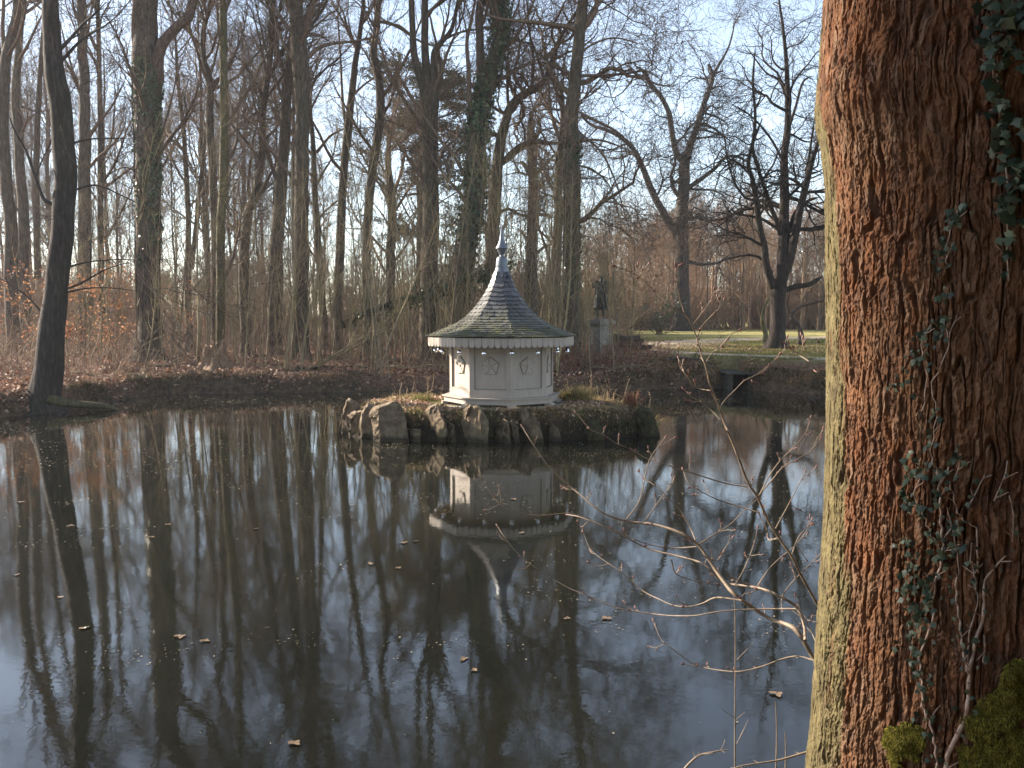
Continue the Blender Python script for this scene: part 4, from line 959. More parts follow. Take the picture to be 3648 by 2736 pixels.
c_ = g.ramp(n1, [(0.3, (0.03, 0.022, 0.013)), (0.5, (0.10, 0.07, 0.042)), (0.7, (0.21, 0.155, 0.09))]); c_ = g.mix(g.ramp(n2, [(0.45, 0.0), (0.6, 0.8)]), c_, (0.11, 0.13, 0.035))
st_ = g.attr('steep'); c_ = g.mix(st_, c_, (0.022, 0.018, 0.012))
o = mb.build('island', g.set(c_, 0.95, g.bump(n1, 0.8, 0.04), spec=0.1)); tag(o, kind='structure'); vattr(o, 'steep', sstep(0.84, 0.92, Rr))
def iz(x, y): return isl(np.asarray(x, float), np.asarray(y, float))[1]
rng = np.random.default_rng(50)
def isl_pts(n, rmin=0.0, rmax=0.98):
    x = IX-0.12 + 2.62*(2*rng.random(n)-1); y = IY + 1.46*(2*rng.random(n)-1); r = isl(x, y)[2]; hd = np.hypot(x+0.168, y-14.6)
    ok = (r < rmax) & (r > rmin) & (hd > 1.08); return x[ok], y[ok], r[ok]
mb = MB(); x, y, r = isl_pts(12000, 0.0, 0.85); w = vnoise(np.stack([x*1.8, y*1.8, x*0+1], -1)); ok = (w > -0.15) | (rng.random(len(x)) < 0.25); x, y = x[ok], y[ok]
blades(mb, np.c_[x, y, iz(x, y)], 0.04, rng, 0.8, 0.0035); tag(mb.build('island_grass', M['green_grass'], smooth=False), 'short patchy grass on the island around the bird house', 'grass', kind='stuff')
mb = MB(); x, y, r = isl_pts(7000, 0.45, 0.90); leaf_cloud(mb, np.c_[x, y, iz(x, y)+0.01+0.03*rng.random(len(x))], 0.06, rng, 0.8, var=np.clip(rng.random(len(x))*0.8+0.2, 0, 1))
tag(mb.build('island_leaves', M['leaf_litter'], smooth=False), 'dry leaves caught among the island stones', 'fallen leaves', kind='stuff')
mb = MB(); x, y, r = isl_pts(16000, 0.70, 0.95); ok = vnoise(np.stack([x*2.5, y*2.5, x*0+7], -1)) > 0.0-0.7*(x > 0.6); x, y = x[ok], y[ok]
blades(mb, np.c_[x, y, iz(x, y)+0.01], 0.09, rng, 2.2, 0.003, var=0.2+0.8*rng.random(len(x))); tag(mb.build('dry_grass', M['dry_grass'], smooth=False), 'matted straw-coloured grass hanging over the island edge', 'dry grass', kind='stuff')
def tuft(name, sx, sy, Y, n, h, w, mat, lab, lean=1.2, cat_='grass tuft'):
    p = at(sx, sy, Y); p[2] = float(iz(p[0], p[1])); m_ = MB(); C = np.c_[rng.normal(size=(n, 2))*w, np.zeros(n)]; blades(m_, C, h, rng, lean, 0.004, K=6)
    o = m_.build(name, mat, smooth=False); o.location = tuple(p); tag(o, lab, cat_)
tuft('grass_tuft', 2060, 1420, 14.9, 900, 0.24, 0.11, M['dry_grass'], 'bushy yellow-green grass tuft right behind the corner of the bird house', 1.3)
tuft('grass_tuft', 2015, 1425, 15.1, 350, 0.15, 0.08, M['dry_grass'], 'smaller yellowish grass tuft touching the right side of the plinth', 1.3)
tuft('sedge_tuft', 2245, 1462, 14.8, 420, 0.22, 0.05, M['red_twig'], 'russet sedge tuft on the right end of the island', 0.7)
tuft('sedge_tuft', 2320, 1450, 14.9, 260, 0.20, 0.06, M['dry_grass'], 'sparse straw sedge leaning right at the island tip', 1.5)
tuft('grass_tuft', 1500, 1440, 14.9, 350, 0.12, 0.10, M['green_grass'], 'low green grass tuft left of the bird house plinth', 1.2)
# thin dry stalks
mb = MB(); 
for a0, a1, n in ((1400, 1640, 26), (2000, 2180, 34), (2150, 2360, 60)):
    sx = a0 + (a1-a0)*rng.random(n); Y0 = 14.9+0.6*rng.random(n); x = (sx-1824)/F*Y0; o = np.c_[x, Y0, iz(x, Y0)-0.02]; d = unit(np.c_[rng.normal(size=(n, 2))*0.3, np.ones(n)]); P = [o]
    L = (0.15+0.45*rng.random(n)**2)[:, None]
    for k in range(6): d = unit(d+rng.normal(size=(n, 3))*0.12); o = o+d*L/6; P.append(o)
    P = np.stack(P, 1); R = np.full((n, 7), 0.003); mb.tubes(P, R, 4, var=rng.random(n)); b = grow(rng, P, R, n*4, 0.09, 40, 0.15, 0, 3, rmin=0.0022); mb.tubes(*b, 3, var=rng.random(len(b[0])))
tag(mb.build('dry_stalks', var_mat('stalks', [(0, (0.16, 0.09, 0.05)), (1, (0.36, 0.28, 0.17))])), 'thin dry weed stalks standing on the back of the island', 'weeds', kind='stuff')
q = [at(1150+a/4.424, 1350+b/4.424, 14.9) for a, b in ((1705, 330), (1680, 270), (1648, 205), (1690, 165), (1752, 133))]; c = cat(np.array(q), 14); base = c[0].copy(); m_ = MB(); m_.tubes(c-base-np.array([0, 0, 0]), np.linspace(0.014, 0.008, 14), 7, cap=True)
q0 = float(iz(base[0], base[1])); o = m_.build('bent_stick', M['sapling']); o.location = (base[0], base[1], q0-0.01); tag(o, 'bent pale stick poking up from the island left of the bird house', 'stick')

# ------------------------------------------------------------------ stones
import bmesh
g = G('sandstone'); co = g.coord(); sp_ = g.n('ShaderNodeSeparateXYZ'); g.l(co, sp_.inputs[0]); n1 = g.noise(co, 6, 7, .68, 0.4); n2 = g.noise(co, 2.0, 3)
c_ = g.ramp(n1, [(0.3, (0.06, 0.043, 0.03)), (0.52, (0.165, 0.122, 0.08)), (0.75, (0.31, 0.24, 0.16))]); c_ = g.mix(g.ramp(n2, [(0.5, 0.0), (0.7, 0.6)]), c_, (0.10, 0.095, 0.045))
wet = g.ramp(g.math('ADD', sp_.outputs[2], g.math('MULTIPLY_ADD', n1, 0.12, -0.06)), [(0.05, 0.85), (0.12, 0.0)]); c_ = g.mix(wet, c_, (0.03, 0.025, 0.016))
M['rock'] = g.set(c_, 0.9, g.bump(n1, 0.7, 0.03), spec=0.2)
KO, KS = (1150, 1350), 4.424
FO, FS = (1100, 1300), 1.58
MO_, MS = (1650, 1300), 2.949
def stone(O, s, poly, Y, th, yaw, lab, seed, tilt=0.0, mat=None):
    rng = np.random.default_rng(seed); xc = np.mean([p[0] for p in poly])
    pts = []
    for x, y in poly:
        dY = -(x-xc)/s/F*Y*tan(radians(yaw))          # positive yaw: left side further away
        pts.append(at(O[0]+x/s, O[1]+y/s, Y+dY))
    pts = np.array(pts); low = pts[:, 2] < 0.12; pts[low, 2] -= 0.22
    n_ = np.array([sin(radians(-yaw))*-1*0, 1, 0]); ax = np.array([sin(radians(yaw))*0.0, 1.0, 0])
    cen = pts.mean(0); full = pts.copy(); lf = np.clip((cen[0]-pts[:, 0])/max(1e-6, cen[0]-pts[:, 0].min()), 0, 1); pts[:, 0] += lf*min(0.16, 0.42*(cen[0]-pts[:, 0].min()))
    back = cen + (full-cen)*np.array([0.98, 1, 0.93]) + np.array([-0.02, th, 0]); back[:, 0] = np.minimum(back[:, 0], cen[0] + 0.6*(full[:, 0].max()-cen[0])); mid = full + np.array([-0.005, th*0.5, 0])
    allp = np.r_[pts, mid, back] + rng.normal(size=(3*len(pts), 3))*0.008
    base = np.array([cen[0], Y+th/2, 0.0])
    bm = bmesh.new(); vs = [bm.verts.new(p-base) for p in allp]; r = bmesh.ops.convex_hull(bm, input=vs)
    bmesh.ops.delete(bm, geom=list({e for e in r['geom_interior']+r['geom_unused'] if isinstance(e, bmesh.types.BMVert)}), context='VERTS')
    for _c in range(6):
        nv = unit(rng.normal(size=3)); nv[1] *= 0.8; ds = sorted([float(np.dot(np.array(v.co[:]), nv)) for v in bm.verts]); k_ = ds[-1] - (0.02+0.07*rng.random())*(ds[-1]-ds[0])
        rr_ = bmesh.ops.bisect_plane(bm, geom=bm.verts[:]+bm.edges[:]+bm.faces[:], plane_co=tuple(nv*k_/float(nv@nv)), plane_no=tuple(nv), clear_outer=True)
        eg = [e for e in rr_['geom_cut'] if isinstance(e, bmesh.types.BMEdge)]
        if eg: bmesh.ops.edgeloop_fill(bm, edges=eg)
    bmesh.ops.bevel(bm, geom=bm.edges[:], offset=0.006, segments=1, affect='EDGES')
    bmesh.ops.triangulate(bm, faces=bm.faces[:])
    for _ in range(3):
        L = [e for e in bm.edges if e.calc_length() > 0.03]
        if L: bmesh.ops.subdivide_edges(bm, edges=L, cuts=1); bmesh.ops.triangulate(bm, faces=bm.faces[:])
    bm.normal_update(); co_ = np.array([v.co[:] for v in bm.verts]); nr = np.array([v.normal[:] for v in bm.verts])
    ax_ = unit(rng.normal(size=3)+np.array([0.3, 0, 0.8])); sw = co_@ax_*11 + 0.9*fbm(co_*4+seed, 3); d = 0.014*(sw-np.floor(sw)-0.5) + 0.014*fbm(co_*np.array([7, 7, 13])+seed*3, 4) + 0.006*np.abs(vnoise(co_*22+seed)); d -= 0.024*sstep(0.56, 0.60, 0.5+0.5*vnoise(co_*np.array([4, 4, 7])+seed+40))
    for v, k, m in zip(bm.verts, d, nr): v.co += type(v.co)(m*k)
    me = bpy.data.meshes.new('rock'); bm.to_mesh(me); bm.free(); me.materials.append(mat or M['rock'])
    o = bpy.data.objects.new('rock', me); COL.objects.link(o); o.location = tuple(base); tag(o, lab, 'rock', None)
    return o
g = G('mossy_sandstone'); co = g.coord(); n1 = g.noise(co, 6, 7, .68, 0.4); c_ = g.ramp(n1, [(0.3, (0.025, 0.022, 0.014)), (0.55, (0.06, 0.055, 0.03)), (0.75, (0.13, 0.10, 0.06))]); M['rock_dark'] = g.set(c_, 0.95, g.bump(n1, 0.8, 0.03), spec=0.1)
stone(KO, KS, [(170, 850), (165, 820), (300, 520), (345, 340), (400, 300), (470, 350), (545, 440), (560, 520), (600, 700), (560, 860)], 14.05, 0.35, 20, 'pointed dark rock at the far left end of the island', 1)
stone(KO, KS, [(350, 575), (600, 508), (640, 560), (640, 700), (520, 880), (410, 870)], 13.75, 0.25, 10, 'square-topped mossy rock wedged between the pointed rock and its neighbours', 2, 0.15)
stone(KO, KS, [(480, 920), (600, 640), (600, 520), (660, 450), (735, 375), (800, 400), (800, 560), (790, 700), (790, 910)], 13.5, 0.25, 15, 'narrow leaning rock with a pale left edge, left of the largest slab', 3)
stone(KO, KS, [(715, 560), (760, 470), (900, 430), (1190, 342), (1235, 460), (1340, 760), (1345, 960), (880, 960), (780, 880), (740, 780)], 13.2, 0.28, 6, 'largest rock, a broad dark rectangular slab', 4)
stone(KO, KS, [(1545, 880), (1540, 580), (1640, 470), (1780, 350), (1830, 470), (1920, 650), (1960, 850), (1880, 1010), (1600, 990)], 13.25, 0.35, 42, 'sunlit rock with a sharp tip in front of the left corner of the plinth', 5, 0.1)
stone(FO, FS, [(825, 415), (845, 335), (878, 215), (905, 228), (960, 240), (1010, 330), (1000, 440), (880, 445)], 13.1, 0.35, 30, 'tall pointed rock with pale streak below the middle of the bird house', 6, 0.1)
stone(MO_, MS, [(420, 560), (475, 580), (490, 700), (520, 850), (470, 850), (440, 760), (410, 640)], 12.98, 0.16, 40, 'thin pale upright rock, a narrow sunlit blade right of the middle', 7)
stone(MO_, MS, [(480, 590), (560, 610), (590, 850), (530, 860), (505, 720)], 13.04, 0.2, 0, 'dark rock close against the right of the pale blade', 71)
stone(MO_, MS, [(560, 465), (700, 450), (730, 500), (790, 600), (870, 800), (760, 850), (660, 700), (600, 600)], 13.15, 0.28, 24, 'flat-topped rock leaning left with a bright cap below the right corner', 8, 0.1)
stone(MO_, MS, [(870, 680), (920, 600), (1010, 660), (1060, 800), (1000, 860), (880, 850)], 13.25, 0.3, 24, 'low half-buried rock with one sunlit patch, right of the flat-topped one', 9, 0.1)
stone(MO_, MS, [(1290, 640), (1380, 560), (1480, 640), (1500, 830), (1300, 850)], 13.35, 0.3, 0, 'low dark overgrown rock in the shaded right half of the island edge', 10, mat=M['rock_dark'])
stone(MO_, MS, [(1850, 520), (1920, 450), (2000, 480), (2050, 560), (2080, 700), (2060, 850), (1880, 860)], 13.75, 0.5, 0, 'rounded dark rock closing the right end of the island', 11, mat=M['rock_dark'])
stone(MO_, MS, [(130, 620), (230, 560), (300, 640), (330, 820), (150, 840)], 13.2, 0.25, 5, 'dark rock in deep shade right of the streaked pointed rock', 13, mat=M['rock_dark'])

stone(KO, KS, [(1330, 960), (1345, 800), (1440, 770), (1530, 800), (1545, 960)], 13.2, 0.25, 25, 'low stone filling the gap between the largest slab and the sharp-tipped rock', 21)
stone(FO, FS, [(775, 440), (780, 360), (810, 330), (828, 380), (825, 440)], 13.15, 0.22, 25, 'small upright stone just left of the streaked pointed rock', 22)
stone(MO_, MS, [(330, 850), (340, 700), (390, 650), (425, 740), (440, 850)], 13.1, 0.2, 30, 'small stone just left of the thin pale upright rock', 23)
stone(MO_, MS, [(1080, 860), (1080, 760), (1140, 720), (1230, 760), (1260, 860)], 13.3, 0.28, 30, 'low brown stone in the middle of the shaded right half', 24)
# roots and dead grass hanging down the dark island edge
mb = MB(); x, y, r = isl_pts(26000, 0.83, 1.0); ok = y < IY+0.4; x, y = x[ok], y[ok]; z_ = iz(x, y); ok = z_ > 0.02; x, y, z_ = x[ok], y[ok], z_[ok]
blades(mb, np.c_[x, y, z_+0.01], 0.10, rng, 2.6, 0.0035, var=rng.random(len(x))); tag(mb.build('hanging_roots', M['bank_grass'], smooth=False), 'dark roots and dead grass hanging down the island edge to the water', 'roots', kind='stuff')

# ------------------------------------------------------------------ octagonal bird house
HX, HY = -0.168, 14.6
house = empty('bird_house', (HX, HY, 0.44), 'cream octagonal wooden duck house with flared slate roof on the island', 'duck house')
ZB = 0.44
def dirv(a): return np.array([sin(a), -cos(a), 0.0])
VA = [radians(9.7+45*k) for k in range(8)]
def frame(k):
    a = radians(32.2+45*k); t = np.array([cos(a), sin(a), 0]); n_ = dirv(a)
    return np.stack([t, np.array([0, 0, 1.0]), n_], 1), n_
def octa(R, z0, z1, mb, cap=True): mb.lathe([(R, z0-ZB), (R, z1-ZB)], n=8, cap=cap, ph=radians(9.7-90))
RW = 0.872; AP = RW*cos(pi/8); HWD = RW*sin(pi/8)
for k in range(8):
    Mx, n_ = frame(k); m_ = MB()
    def pl(x0, x1, z0, z1, d0, d1, mb_=m_): mb_.prism([(x0, z0-ZB), (x1, z0-ZB), (x1, z1-ZB), (x0, z1-ZB)], d0, d1, Mx)
    w = HWD
    pl(-w+0.03, w-0.03, 0.62, 1.50, AP-0.06, AP-0.030)
    mg = MB(); mg.prism([((0.158-0.030*(i_ % 2))*cos(radians(2)+pi/2+i_*pi/5), (0.158-0.030*(i_ % 2))*sin(radians(2)+pi/2+i_*pi/5)+1.10-ZB) for i_ in range(10)], AP-0.0305, AP-0.027, Mx)
    mg.prism([(-w+0.074, 0.7365-ZB), (w-0.074, 0.7365-ZB), (w-0.074, 0.742-ZB), (-w+0.074, 0.742-ZB)], AP-0.0305, AP-0.004, Mx)
    fr = m_.build('wall_panel', M['paint'], house, smooth=False); mg.build('dirty_groove', M['grime'], fr, smooth=False)
    m2 = MB()
    pl(-w+0.002, -w+0.072, 0.606, 1.50, AP-0.03, AP, m2); pl(w-0.072, w-0.002, 0.606, 1.50, AP-0.03, AP, m2)
    pl(-w+0.073, w-0.073, 0.606, 0.722, AP-0.03, AP-0.001, m2); pl(-w+0.073, w-0.073, 1.40, 1.50, AP-0.03, AP-0.001, m2)
    pl(-w+0.075, w-0.075, 0.7225, 0.736, AP-0.03, AP+0.006, m2)
    m2.build('frame', M['paint'], fr, smooth=False)
    m3 = MB(); cz = 1.10-ZB; R_ = 0.148; rot = radians(2)
    for j in range(5):
        a0 = rot + pi/2 + j*2*pi/5; a1 = a0 + 2*pi/5; pts = []
        for t in np.linspace(0.14, 1, 6): aa = a0 + 0.16*sin(t*pi)+0.035*(1-t)/max(t, .2)*0.3; pts.append((R_*t*cos(aa+0.035), R_*t*sin(aa+0.035)))
        for t in np.linspace(0.12, 0.88, 5): aa = a0 + (a1-a0)*t; rr = R_*(1-0.20*sin(t*pi)); pts.append((rr*cos(aa), rr*sin(aa)))
        for t in np.linspace(1, 0.14, 6): aa = a1 + 0.16*sin(t*pi); pts.append((R_*t*cos(aa-0.035), R_*t*sin(aa-0.035)))
        m3.prism([(x, y+cz) for x, y in pts], AP-0.0272, AP-0.008-0.005*(j % 2), Mx)
    m3.prism([(0.016*cos(b), 0.016*sin(b)+cz) for b in np.linspace(0, 2*pi, 10)[:-1]], AP-0.021, AP+0.002, Mx)
    m3.build('carved_flower', M['paint'], fr, smooth=False)
# plinth
m_ = MB(); octa(1.00, 0.585, 0.604, m_); octa(0.965, 0.50, 0.584, m_)
for k in range(8):
    v = dirv(VA[k])*0.95; m_.box((v[0], v[1], 0.475-ZB), (0.14, 0.10, 0.06), rz=VA[k])
m_.build('plinth', M['paint'], house, smooth=False)
m_ = MB(); octa(1.09, 0.425, 0.452, m_); m_.build('base_slab', M['stone'], house, smooth=False)
m_ = MB(); octa(0.90, 0.44, 0.52, m_); m_.build('floor', M['dark'], house, smooth=False)
# roof
yp = np.array([1100, 1065, 1030, 1000, 965, 930, 890, 850, 800, 750, 700, 650, 600, 550, 500, 470.])
rp = np.array([740, 655, 565, 492, 425, 372, 325, 288, 243, 206, 171, 141, 116, 95, 77, 69.])*0.001685
zp = 3.411-0.001685*yp
sl = np.r_[0, np.cumsum(np.hypot(np.diff(rp), np.diff(zp)))]
LT = sl[-1]
fr_ = lambda s: np.interp(s, sl, rp); fz_ = lambda s: np.interp(s, sl, zp)
ss = np.linspace(0, LT, 40); m_ = MB(); m_.lathe(np.stack([fr_(ss)-0.02, fz_(ss)-0.004-ZB], 1), n=8, ph=radians(9.7-90), cap=True)
g = G('roof_slate'); co = g.coord(); n1 = g.noise(co, 6, 5, .65); n2 = g.noise(co, 30, 4)
c_ = g.ramp(g.attr(), [(0, (0.032, 0.032, 0.036)), (0.5, (0.062, 0.061, 0.064)), (1, (0.115, 0.11, 0.108))])
sep = g.n('ShaderNodeSeparateXYZ'); g.l(co, sep.inputs[0])
lowm = g.ramp(sep.outputs[2], [(0.0, 1.0), (1.0, 0.0)]); mr = g.n('ShaderNodeMapRange'); g.l(sep.outputs[2], mr.inputs[0]); mr.inputs[1].default_value = 1.12; mr.inputs[2].default_value = 1.75; mr.inputs[3].default_value = 1.0; mr.inputs[4].default_value = 0.0
mm = g.math('MULTIPLY', mr.outputs[0], g.ramp(n1, [(0.38, 0.15), (0.6, 0.95)]))
c_ = g.mix(mm, c_, (0.11, 0.11, 0.045))
M['slate'] = g.set(c_, g.math('MULTIPLY_ADD', n2, 0.3, 0.32), g.bump(n2, 0.25, 0.006), spec=0.5)
rf = m_.build('roof', M['dark'], house, smooth=False)
rng = np.random.default_rng(9); m_ = MB()
NC = 20; edges_ = np.linspace(0, 1, NC+1)**1.12*LT
for k in range(8):
    Mx, n_ = frame(k); t_ = Mx[:, 0]
    for c in range(NC):
        s0, s1 = edges_[c]-0.016, edges_[c+1]+0.012; s1 = min(s1, LT)
        r0, r1 = fr_(max(s0, 0)) + (0.014 if c == 0 else 0), fr_(s1); z0, z1 = fz_(max(s0, 0)), fz_(s1)
        hw0, hw1 = r0*sin(pi/8)+0.004, r1*sin(pi/8)+0.003; P0 = n_*(r0*cos(pi/8)) + np.array([0, 0, z0-ZB]); P1 = n_*(r1*cos(pi/8)) + np.array([0, 0, z1-ZB])
        sv = P1-P0; nrm = unit(np.cross(t_, sv)); nrm = nrm if nrm@n_ > 0 else -nrm
        wd = 0.125 if c < 14 else 0.2; ns = max(1, int(round(2*hw0/wd))); off = (0.5 if c % 2 else 0.0)
        cuts = [-hw0] + [-hw0 + (j+off)*2*hw0/ns for j in range(ns+1) if 0.25 < (j+off) < ns-0.25] + [hw0]
        for j in range(len(cuts)-1):
            u0, u1 = cuts[j]+0.0022, cuts[j+1]-0.0022
            if u1-u0 < 0.01: continue
            dr = rng.normal()*0.003; p = [(u0, 0.11+0.04*rng.random()), (u0+(u1-u0)*0.68, 0.0), (u1, 0.16+0.05*rng.random()), (u1, 1.0), (u0, 1.0)]
            V = []
            for h_ in (0.001, 0.014):
                for u, v in p:
                    lim = hw0*(1-v)+hw1*v; uu = min(max(u, -lim), lim)
                    V.append(P0 + t_*uu + sv*v + nrm*(h_*(1-0.5*v) + 0.011*(1-v) + 0.002 + dr*(1-v)))
            b0 = m_.n; n5 = 5; var = rng.random(); m_.add(np.array(V), np.array([(i, (i+1) % n5, n5+(i+1) % n5, n5+i) for i in range(n5)]), var)
            m_.ng.append(([b0+n5+i for i in range(n5)], var))
m_.build('slates', M['slate'], rf, smooth=False)
m_ = MB()
for k in range(8):
    d = dirv(VA[k]); P = np.array([d*(fr_(s)+0.012) + np.array([0, 0, fz_(s)+0.004-ZB]) for s in np.linspace(0, LT, 24)]); m_.tubes(P, np.linspace(0.010, 0.005, 24), 4, cap=True)
m_.build('hip_strips', M['slate'], rf, smooth=False)
m_ = MB(); octa(1.215, 1.540, 1.552, m_); m_.build('soffit', M['dark'], rf, smooth=False)
APE = 1.225*cos(pi/8); HWE = 1.225*sin(pi/8)
for k in range(8):
    Mx, n_ = frame(k); m_ = MB(); ns = 9; w = 2*HWE/ns
    for j in range(ns):
        x0 = -HWE + j*w; x1 = x0+w; pts = [(x0+0.003, 1.556-ZB), (x0+0.003, 1.452-ZB)] + [((x0+x1)/2 + (w/2-0.003)*cos(b), 1.452-ZB + 0.050*sin(b)) for b in np.linspace(pi, 2*pi, 9)[1:-1]] + [(x1-0.003, 1.452-ZB), (x1-0.003, 1.556-ZB)]
        m_.prism(pts, APE-0.012, APE+0.003*(j % 2)*0.4, Mx)
    m_.prism([(-HWE, 1.50-ZB), (HWE, 1.50-ZB), (HWE, 1.553-ZB), (-HWE, 1.553-ZB)], APE-0.03, APE-0.0125, Mx)
    m_.build('scalloped_board', M['paint'], rf, smooth=False)
m_ = MB(); fin = [(0.118, 2.585), (0.122, 2.60), (0.112, 2.66), (0.100, 2.69), (0.103, 2.70), (0.096, 2.75), (0.090, 2.80), (0.082, 2.84), (0.062, 2.865), (0.036, 2.876), (0.034, 2.89), (0.048, 2.92), (0.070, 2.955), (0.080, 2.985), (0.085, 2.995), (0.103, 3.000), (0.103, 3.006), (0.086, 3.03), (0.065, 3.07), (0.048, 3.115), (0.036, 3.165), (0.027, 3.22), (0.020, 3.28), (0.012, 3.34), (0.007, 3.40), (0.003, 3.44)]
m_.lathe([(r, z-ZB) for r, z in fin], n=28); m_.build('finial', M['metal_lead'], house)
# mirror balls under the eaves
rng = np.random.default_rng(4)
def ico(r, n=20, m=12):
    th = np.linspace(0, pi, m)[1:-1]; prof = [(0.0005, r)] + [(r*sin(t), r*cos(t)) for t in th] + [(0.0005, -r)]; return prof[::-1]
NM = ['first', 'second', 'third', 'fourth', 'fifth', 'sixth', 'seventh', 'eighth']
proto = None
for k in range(16):
    a = radians(8.6-90+22.5*k); loc = np.array([HX, HY, 1.318+0.012*rng.random()]) + dirv(a)*1.10
    if proto is None:
        proto = empty('mirror_ball', loc, 'x', 'hanging ball'); m_ = MB(); m_.lathe(ico(0.034), n=22, cap=False); m_.build('ball', M['chrome'], proto)
        m_ = MB(); m_.tubes(np.array([[0, 0, 0.033], [0, 0, 0.12], [0, 0, 0.222]]), np.full(3, 0.0015), 4); m_.build('string', M['dark'], proto); r = proto
    else: r = copy_tree(proto, loc, 0, 1)
    deg = 8.6-90+22.5*k
    if -90 < deg < 90: tag(r, f'{NM[int(round((deg+81.4)/22.5))]} from the left of the silver balls hanging along the front eaves', 'hanging ball', 'silver balls hanging under the eaves')
    else: tag(r, 'silver ball hanging under the rear eaves of the bird house', 'hanging ball', 'silver balls under the rear eaves')

# ------------------------------------------------------------------ things on the water
rng = np.random.default_rng(33)
mb = MB(); n = 26000; y = 3.4 + 18.5*rng.random(n)**0.5; sx = -100 + 3200*rng.random(n); x = (sx-1824)/F*y; dens = vnoise(np.stack([x*0.55, y*0.35, x*0], -1)) + 0.5*vnoise(np.stack([x*2, y*2, x*0+4], -1))
nc = 150; cy_ = 4.2 + 16*rng.random(nc)**0.6; cx_ = (3100*rng.random(nc) - 1824)/F*cy_; ci = rng.integers(0, nc, 9000)
x = np.r_[x, cx_[ci] + rng.normal(size=9000)*0.16*(0.3+rng.random(nc))[ci]*(1+cy_[ci]*0.06)]; y = np.r_[y, cy_[ci] + rng.normal(size=9000)*0.07*(1+cy_[ci]*0.1)]; dens = np.r_[dens, np.ones(9000)]; n = len(x)
ok = (pond_sd(x, y) < -0.05) & (rng.random(n) < 0.12+0.8*sstep(-0.2, 0.5, dens)); x, y = x[ok], y[ok]; ok = isl(x, y)[2] > 1.12; x, y = x[ok], y[ok]; n = len(x)
a = rng.random(n)*6.28; s = 0.0025+0.0011*y*rng.random(n)**3; k5 = np.arange(5)*2*pi/5; V = np.stack([x[:, None]+s[:, None]*np.cos(a[:, None]+k5)*(0.6+0.6*rng.random((n, 5))), y[:, None]+s[:, None]*np.sin(a[:, None]+k5)*(0.6+0.6*rng.random((n, 5))), np.full((n, 5), 0.004)], -1)
tri = (np.arange(n)[:, None, None]*5 + np.array([[0, 1, 2], [0, 2, 3], [0, 3, 4]])[None]).reshape(-1, 3); mb.add(V.reshape(-1, 3), tri, np.repeat(rng.random(n), 3))
tag(mb.build('floating_debris', var_mat('debris', [(0, (0.06, 0.06, 0.03)), (0.6, (0.16, 0.135, 0.08)), (1, (0.36, 0.29, 0.19))], 0.6), smooth=False), 'specks of leaf and duckweed floating on the pond', 'floating debris', kind='stuff')
def float_leaf(seed, s):
    r = np.random.default_rng(seed); n_ = 14; a = np.arange(n_)*2*pi/n_; R = s*(0.55+0.45*np.abs(np.cos(a*1.5)))*(1+0.15*r.normal(size=n_)); R *= np.where(np.abs(np.cos(a)) > 0.5, 1.2, 0.7)
    V = np.r_[[[0, 0, 0.004]], np.stack([R*np.cos(a), R*np.sin(a), 0.003+0.006*r.random(n_)], -1)]; m_ = MB(); m_.add(V, np.array([(0, i+1, (i+1) % n_+1) for i in range(n_)]), 0.7+0.2*r.random()); return m_
FL = [float_leaf(i, s).build('floating_leaf', M['wet_leaf'], smooth=False) for i, s in enumerate((0.026, 0.02, 0.032))]; first = [True]*3
for i, (sx, sy) in enumerate([(300, 2240), (2020, 2205), (2160, 2205), (1650, 2350), (1690, 2390), (250, 1875), (540, 1915), (215, 2130), (2765, 2475), (1320, 2010), (1420, 2025), (640, 2270), (730, 2285), (80, 1680), (75, 1790), (600, 1870), (910, 1885), (1440, 1935), (1050, 2650), (60, 2050), (1830, 1780), (1860, 1900), (1480, 1930)]):
    k = i % 3; p = onz(sx, sy, 0.0)
    o = FL[k] if first[k] else FL[k].copy()
    if not first[k]: COL.objects.link(o)
    first[k] = False; o.location = (p[0], p[1], 0.002); o.rotation_euler = (0, 0, rng.random()*6.28)
    hp = 'left' if sx < 700 else ('middle' if sx < 1500 else ('right middle' if sx < 2300 else 'right')); vp = 'far' if sy < 1950 else ('mid-pond' if sy < 2250 else 'near')
    tag(o, f'brown dead leaf floating on the {vp} water, {hp} part of the pond', 'floating leaf', f'dead leaves floating, {vp} {hp}')
# thin reeds left of the island
mb = None
for i, (pts) in enumerate([[(20, 780), (45, 400)], [(65, 820), (95, 420)], [(95, 900), (100, 380)], [(150, 860), (108, 400)], [(215, 740), (118, 420)], [(210, 620), (190, 490)], [(25, 560), (50, 410)]]):
    Y = 14.0+0.05*i; a = at(KO[0]+pts[0][0]/KS, KO[1]+pts[0][1]/KS+10, Y); b = at(KO[0]+pts[1][0]/KS, KO[1]+pts[1][1]/KS, Y); a[2] = -0.05
    P = np.linspace(a, b, 6); base = np.array([a[0], a[1], 0]); P = P-base; P[2:4, 0] += 0.01; m_ = MB(); m_.tubes(P, np.linspace(0.005, 0.002, 6), 5); o = m_.build('reed', M['dry_grass']); o.location = tuple(base); tag(o, 'thin dry reed standing in the water left of the island rocks', 'reed', 'thin reeds left of the island')
